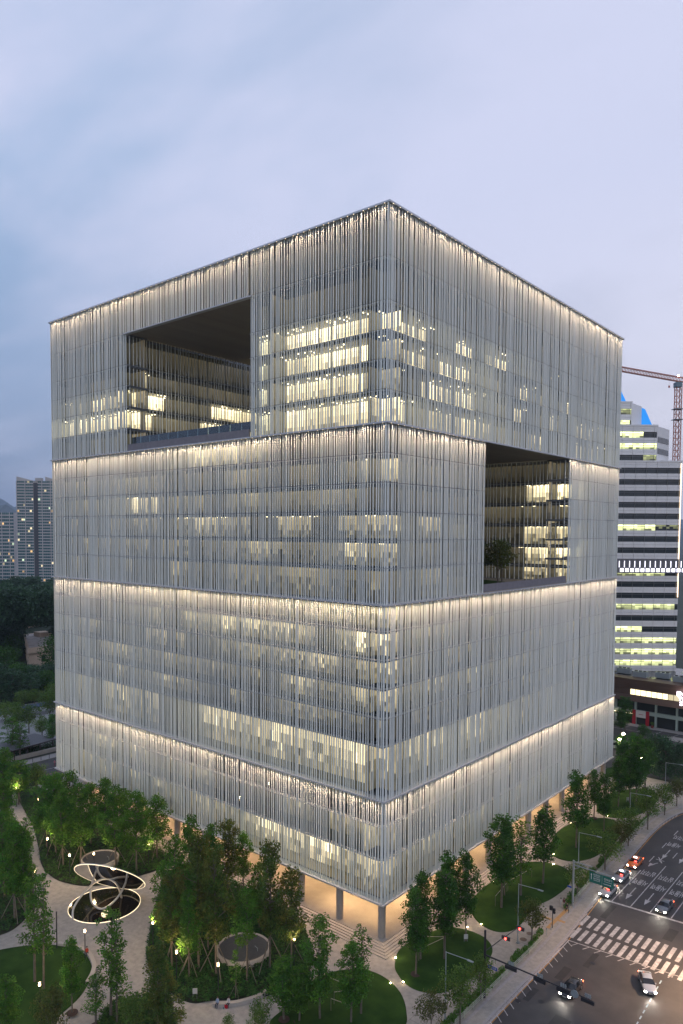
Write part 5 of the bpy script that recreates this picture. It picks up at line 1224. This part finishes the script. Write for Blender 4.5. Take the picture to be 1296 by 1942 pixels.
# ---------------------------------------------------------------- left background
# apartment towers
AW=mat('apartment_wall',(.44,.43,.43),.7,noise=(.50,.49,.49),nscale=.05); AG=mat('apartment_glass',(.02,.10,.13),.15,spec=.6,noise=(.05,.15,.16),nscale=.08); ALIT=emitattr('apartment_room',.55,.1); ADK=mat('apartment_dark',(.05,.055,.065),.6)
ra=random.Random(77)
def apartment(label,dist,px0,px1,pytop,pybot,floors,cols_,warm=.07,gaps=(),wings=True,mw=AW):
    o=CG0+HY*dist; t=thing('apartment_tower',label,'building',(o.x,o.y,0),YAW,'apartment towers on the left horizon')
    x0,x1=X(px0,dist),X(px1,dist); zt0=zt_(pytop,dist,60); zb0=zt_(pybot,dist,60)-12
    m=MB(); m.box(x0,x1,1,22,zb0,zt0); m.build('core',[mw],t)
    H=(zt0-zb0)/floors; cw=(x1-x0)/cols_
    for i in range(floors):
        m=MB(); sl=MB(); z0=zb0+i*H
        sl.box(x0-.05,x1+.05,-.25,1.0,z0,z0+H*.34)
        for c in range(cols_):
            a=x0+c*cw; 
            if c in gaps: continue
            for q in range(2):
                b0=a+cw*q/2+.12;b1=a+cw*(q+1)/2-.06; v=ra.choice((.5,.9,1.3)) if ra.random()<warm else 0; wc=ra.choice(((1,.62,.25),(1,.85,.5),(.7,.9,.6)))
                m.face([(b0,.3,z0+H*.34),(b1,.3,z0+H*.34),(b1,.3,z0+H*.98),(b0,.3,z0+H*.98)],1 if v else 0,False,tuple(v*k_ for k_ in wc) if v else (0,0,0))
        m.build('window',[AG,ALIT],t,'glow'); sl.build('balcony_slab',[mw],t)
    for c in gaps: m=MB(); m.box(x0+c*cw,x0+(c+1)*cw,-.5,.9,zb0,zt0-2); m.build('recess_fin',[ADK],t)
    for c in range(cols_+1):
        if c%2==0: m=MB(); m.box(x0+c*cw-.35,x0+c*cw+.35,-.45,.95,zb0,zt0); m.build('pier',[mw],t)
    if wings:
        m=MB()
        for (a,b) in ((x0,x0+(x1-x0)*.42),(x0+(x1-x0)*.68,x1)):
            m.face([(a,0,zt0),(b,0,zt0),(a,0,zt0+4.5)]); m.face([(a,3,zt0+4.5),(b,3,zt0),(a,3,zt0)]); m.face([(a,0,zt0+4.5),(b,0,zt0),(b,3,zt0),(a,3,zt0+4.5)]); m.face([(a,0,zt0),(a,0,zt0+4.5),(a,3,zt0+4.5),(a,3,zt0)])
        m.build('slanted_parapet',[mw],t,kind='stuff')
        m=MB(); m.box(x0+(x1-x0)*.45,x0+(x1-x0)*.60,-1,4,zt0,zt0+3); m.build('roof_hut',[mw],t)
apartment('tall green glass apartment tower at the left edge of the office block',740,32,112,912,1098,38,10,.035,(4,))
apartment('shorter grey apartment tower cut by the left picture edge',820,-12,25,972,1092,22,5,.07,(0,),False)
apartment('narrow white apartment slab between the two grey towers',900,26,32,1001,1080,20,2,.0,(),False,mat('white_slab',(.50,.52,.55),.7))
# mountains
for nm,dist,pts,mt in (('mountain',7200,[(-400,985),(-200,960),(-60,935),(0,946),(12,952),(30,962),(60,958),(120,972),(250,965),(400,980),(900,990),(1400,985),(1800,995)],mat('far_mountain',(.04,.075,.095),.95,noise=(.05,.09,.10),nscale=.004)),('mountain',5200,[(-400,990),(-100,972),(0,958),(15,960),(40,975),(90,985),(300,990),(900,1000),(1800,1002)],mat('near_mountain',(.03,.05,.045),.95,noise=(.04,.065,.055),nscale=.006))):  # far range's colour made bluer, partly standing in for haze
    m=MB(); P=shade_spline([(float(a),float(b)) for a,b in pts],8,False); fr=[];bk=[]
    for i,(px,py) in enumerate(P):
        j=rnd.uniform(-1.2,1.2); x=X(px,dist); p=CG0+HY*dist+HX*x; q=p+HY*900; b=p-HY*600; z=max(3,zt_(py+j,dist,px))
        fr.append((b.x,b.y,-5)); bk.append((p.x,p.y,z))
    for i in range(len(P)-1):
        m.face([fr[i],fr[i+1],bk[i+1],bk[i]],0,True)
        e1_=Vector(bk[i])+HY*900;e2_=Vector(bk[i+1])+HY*900; m.face([bk[i],bk[i+1],(e2_.x,e2_.y,-5),(e1_.x,e1_.y,-5)],0,True)
    struct(m.build(nm,[mt]))
# forest hill: mound with a far wood that reads as one mass
m=MB(); rf=random.Random(3)
hc=CG0+HY*520+HX*(-235); 
def hz(p): d=p-hc; a=d.dot(HX)/150; b=d.dot(HY)/150; return max(0,26*math.exp(-(a*a*.7+b*b*1.2)))
gx=[]
for i in range(25):
    row=[]
    for j in range(25):
        p=hc+HX*(-300+i*25)+HY*(-260+j*25); row.append((p.x,p.y,hz(p)-.6))
    gx.append(m.ring(row))
for i in range(24):
    for j in range(24): m.f.append((gx[i][j],gx[i+1][j],gx[i+1][j+1],gx[i][j+1])); m.m.append(0); m.sm.append(True); m.c.append(None)
struct(m.build('forest_hill',[mat('forest_floor',(.015,.03,.015),.95)]))
fm=MB(); src=[]
for k_ in ('dome0','pine1'):
    me=TM[k_][0]; vs__=[v.co.copy() for v in me.vertices]; src.append(vs__)
cnt=0
while cnt<520:
    px=rf.uniform(-60,118); py=rf.uniform(1102,1245); p=at(px,py,0)
    for _ in range(3): p=at(px,py,hz(p))
    if depth(p)>760 or depth(p)<255: continue
    # keep the tan house and its forecourt free
    if 36<px<112 and 1196<py<1262: continue
    s=rf.uniform(.75,1.25); vv=src[cnt%2]; tone=rf.uniform(.6,1.25); a=rf.uniform(0,6.28); ca,sa=math.cos(a),math.sin(a); k0=rf.randrange(4)
    nq=len(vv)//4; step=6 if depth(p)<420 else 9
    for qd in range(k0,nq,step):
        c=vv[qd*4:qd*4+4]; ce=(c[0]+c[2])/2; f_=1.9 if step==6 else 2.3; P=[]
        for u in c:
            w_=ce+(u-ce)*f_; P.append((p.x+(w_.x*ca-w_.y*sa)*s,p.y+(w_.x*sa+w_.y*ca)*s,p.z+w_.z*s))
        fm.face(P,0,False,(tone*rf.uniform(.8,1.2),)*3)
    cnt+=1
o=fm.build('forest',[LEAF['pine']]); o['kind']='stuff'; o['label']='dark wooded hillside below the apartment towers'; o['category']='forest'
# tan house
hp=at(50,1252,0); hd=depth(hp)
TAN=mat('tan_render',(.60,.47,.36),.85,noise=(.54,.42,.32),nscale=.6); RF=mat('worn_roof',(.58,.53,.50),.9,noise=(.36,.33,.32),nscale=.35,detail=10)
t=thing('tan_house','tan flat roofed house with worn grey roof among the trees','building',(-246,66,0))
m=MB(); m.prism([(-1.2,1),(-42,19),(-42,60),(-1.2,60)],0,9.6); m.build('wall',[TAN],t)
m=MB(); m.prism([(0,0),(-44,19.5),(-44,61),(0,61)],9.6,12.0,bottom=True); m.build('cornice',[TAN],t)
m=MB(); m.prism([(-1.5,1.4),(-42,19.6),(-42,60),(-1.5,60)],12.0,12.1); m.build('roof',[RF],t)
m=MB(); m.box(-34,-28,20,26,12.1,14.2); m.build('roof_hut',[TAN],t)
for k in range(4):
    m=MB(); m.box(-1.2,-1.1,7+k*5,8.8+k*5,5.0,8.0); m.build('window',[SHG],t)
t=thing('red_roof_shed','long dark red roofed shed behind the tan house','building',(-325,84,0)); m=MB(); m.box(-8,0,0,40,0,11.5); m.build('wall',[TAN],t); m=MB(); m.box(-9,1,-1,41,11.5,13.2); m.build('roof',[mat('red_roof',(.13,.03,.028),.8)],t)
# pavilion, blue canopy, street furniture over the side street
pv=at(62,1430); t=thing('pavilion','dark timber pavilion with flat slatted roof across the side street','pavilion',(pv.x-3,pv.y-1,0),R(8)); PM=mat('pavilion_wood',(.05,.035,.03),.7)
for k in range(12): m=MB(); m.box(-5+k*.85,-5+k*.85+.7,-7,7,3.1,3.25); m.build('roof_slat',[mat('roof_slat_grey',(.13,.13,.14),.6)],t)
for x in(-4.8,4.8): m=MB(); m.box(x-.15,x+.15,-7.2,7.2,2.85,3.08); m.build('beam',[PM],t)
for x in(-4.6,4.6):
    for y in(-6.2,-2,2,6.2): m=MB(); m.box(x-.12,x+.12,y-.12,y+.12,0,2.85); m.build('post',[PM],t)
m=MB(); m.box(-3,-.5,-5,5,0,.8); m.build('seat_block',[mat('bench_tan',(.35,.28,.20),.8)],t)
for i,(px,py) in enumerate(((20,1365),(80,1352))):
    p=at(px,py); t=thing('blue_awning','dark blue flat canopy %s the side park'%(('on the left of','at the right end of')[i]),'canopy',p,R(85)); m=MB(); m.box(-6,6,-2.5,2.5,2.8,3.05); m.build('roof',[mat('blue_awning_cloth',(.02,.045,.11),.6)],t)
    for x in(-5.5,5.5): m=MB(); m.cyl(x,0,0,2.8,.1,6); m.build('post',[DARK],t)
m=MB(); m.prism([(-195,-30),(-133,-30),(-133,70),(-195,70)],-.2,.0); struct(m.build('park_paving',[mat('far_paving',(.34,.34,.35),.9,noise=(.22,.24,.22),nscale=.06)]))
m=MB(); m.prism([(-131,-40),(-127.5,-40),(-127.5,100),(-131,100)],-.2,.02); struct(m.build('far_pavement',SLABM))
for k in range(14):
    y=-6+k*2.2*1.1; t=thing('bollard','slim dark bollard along the far pavement of the side street','bollard',(-127.9,y,.02),0,'bollards of the side street'); m=MB(); m.cyl(0,0,0,1.1,.07,6); m.build('post',[DARK],t)
for k in range(8):
    y=-8+k*3.3; t=thing('bollard','slim dark bollard along the near pavement of the side street','bollard',(-111,y,0),0,'near bollards of the side street'); m=MB(); m.cyl(0,0,0,1.1,.07,6); m.build('post',[DARK],t)
for x,mt in ((-119.6,WHITE),(-115.5,YEL)): strip(x-.09,x+.09,-60,110,'lane_line',mt,GZ+.003)
m=MB(); m.box(-133.4,-132.8,-10,30,0,1.1); tagt(m.build('low_wall',[CONC]),'low pale wall between far pavement and park','wall')
HG=[(-140,2),(-133.6,2),(-133.6,26),(-140,24)]
cover('ground_cover',HG,1500,[],'dark shrubbery slope behind the low wall',hs=(.5,1.8),tone=(.8,1,.8))
for k,(px,py,e) in enumerate(((20,1435,0),)): pass

# ---------------------------------------------------------------- evening air between here and the mountains
hm=bpy.data.materials.new('haze_air'); hm.use_nodes=True; nt_=hm.node_tree; nt_.nodes.clear(); ho=nt_.nodes.new('ShaderNodeOutputMaterial'); hv=nt_.nodes.new('ShaderNodeVolumePrincipled'); hv.inputs['Color'].default_value=(.62,.76,.95,1); hv.inputs['Density'].default_value=HAZE; hv.inputs['Anisotropy'].default_value=0.0; nt_.links.new(hv.outputs[0],ho.inputs['Volume'])
m=MB(); m.box(-9400,9400,-9400,9400,-1.2,620); o=m.build('haze',[hm]); o['kind']='stuff'; o['label']='thin evening haze over the whole town'; o['category']='haze'
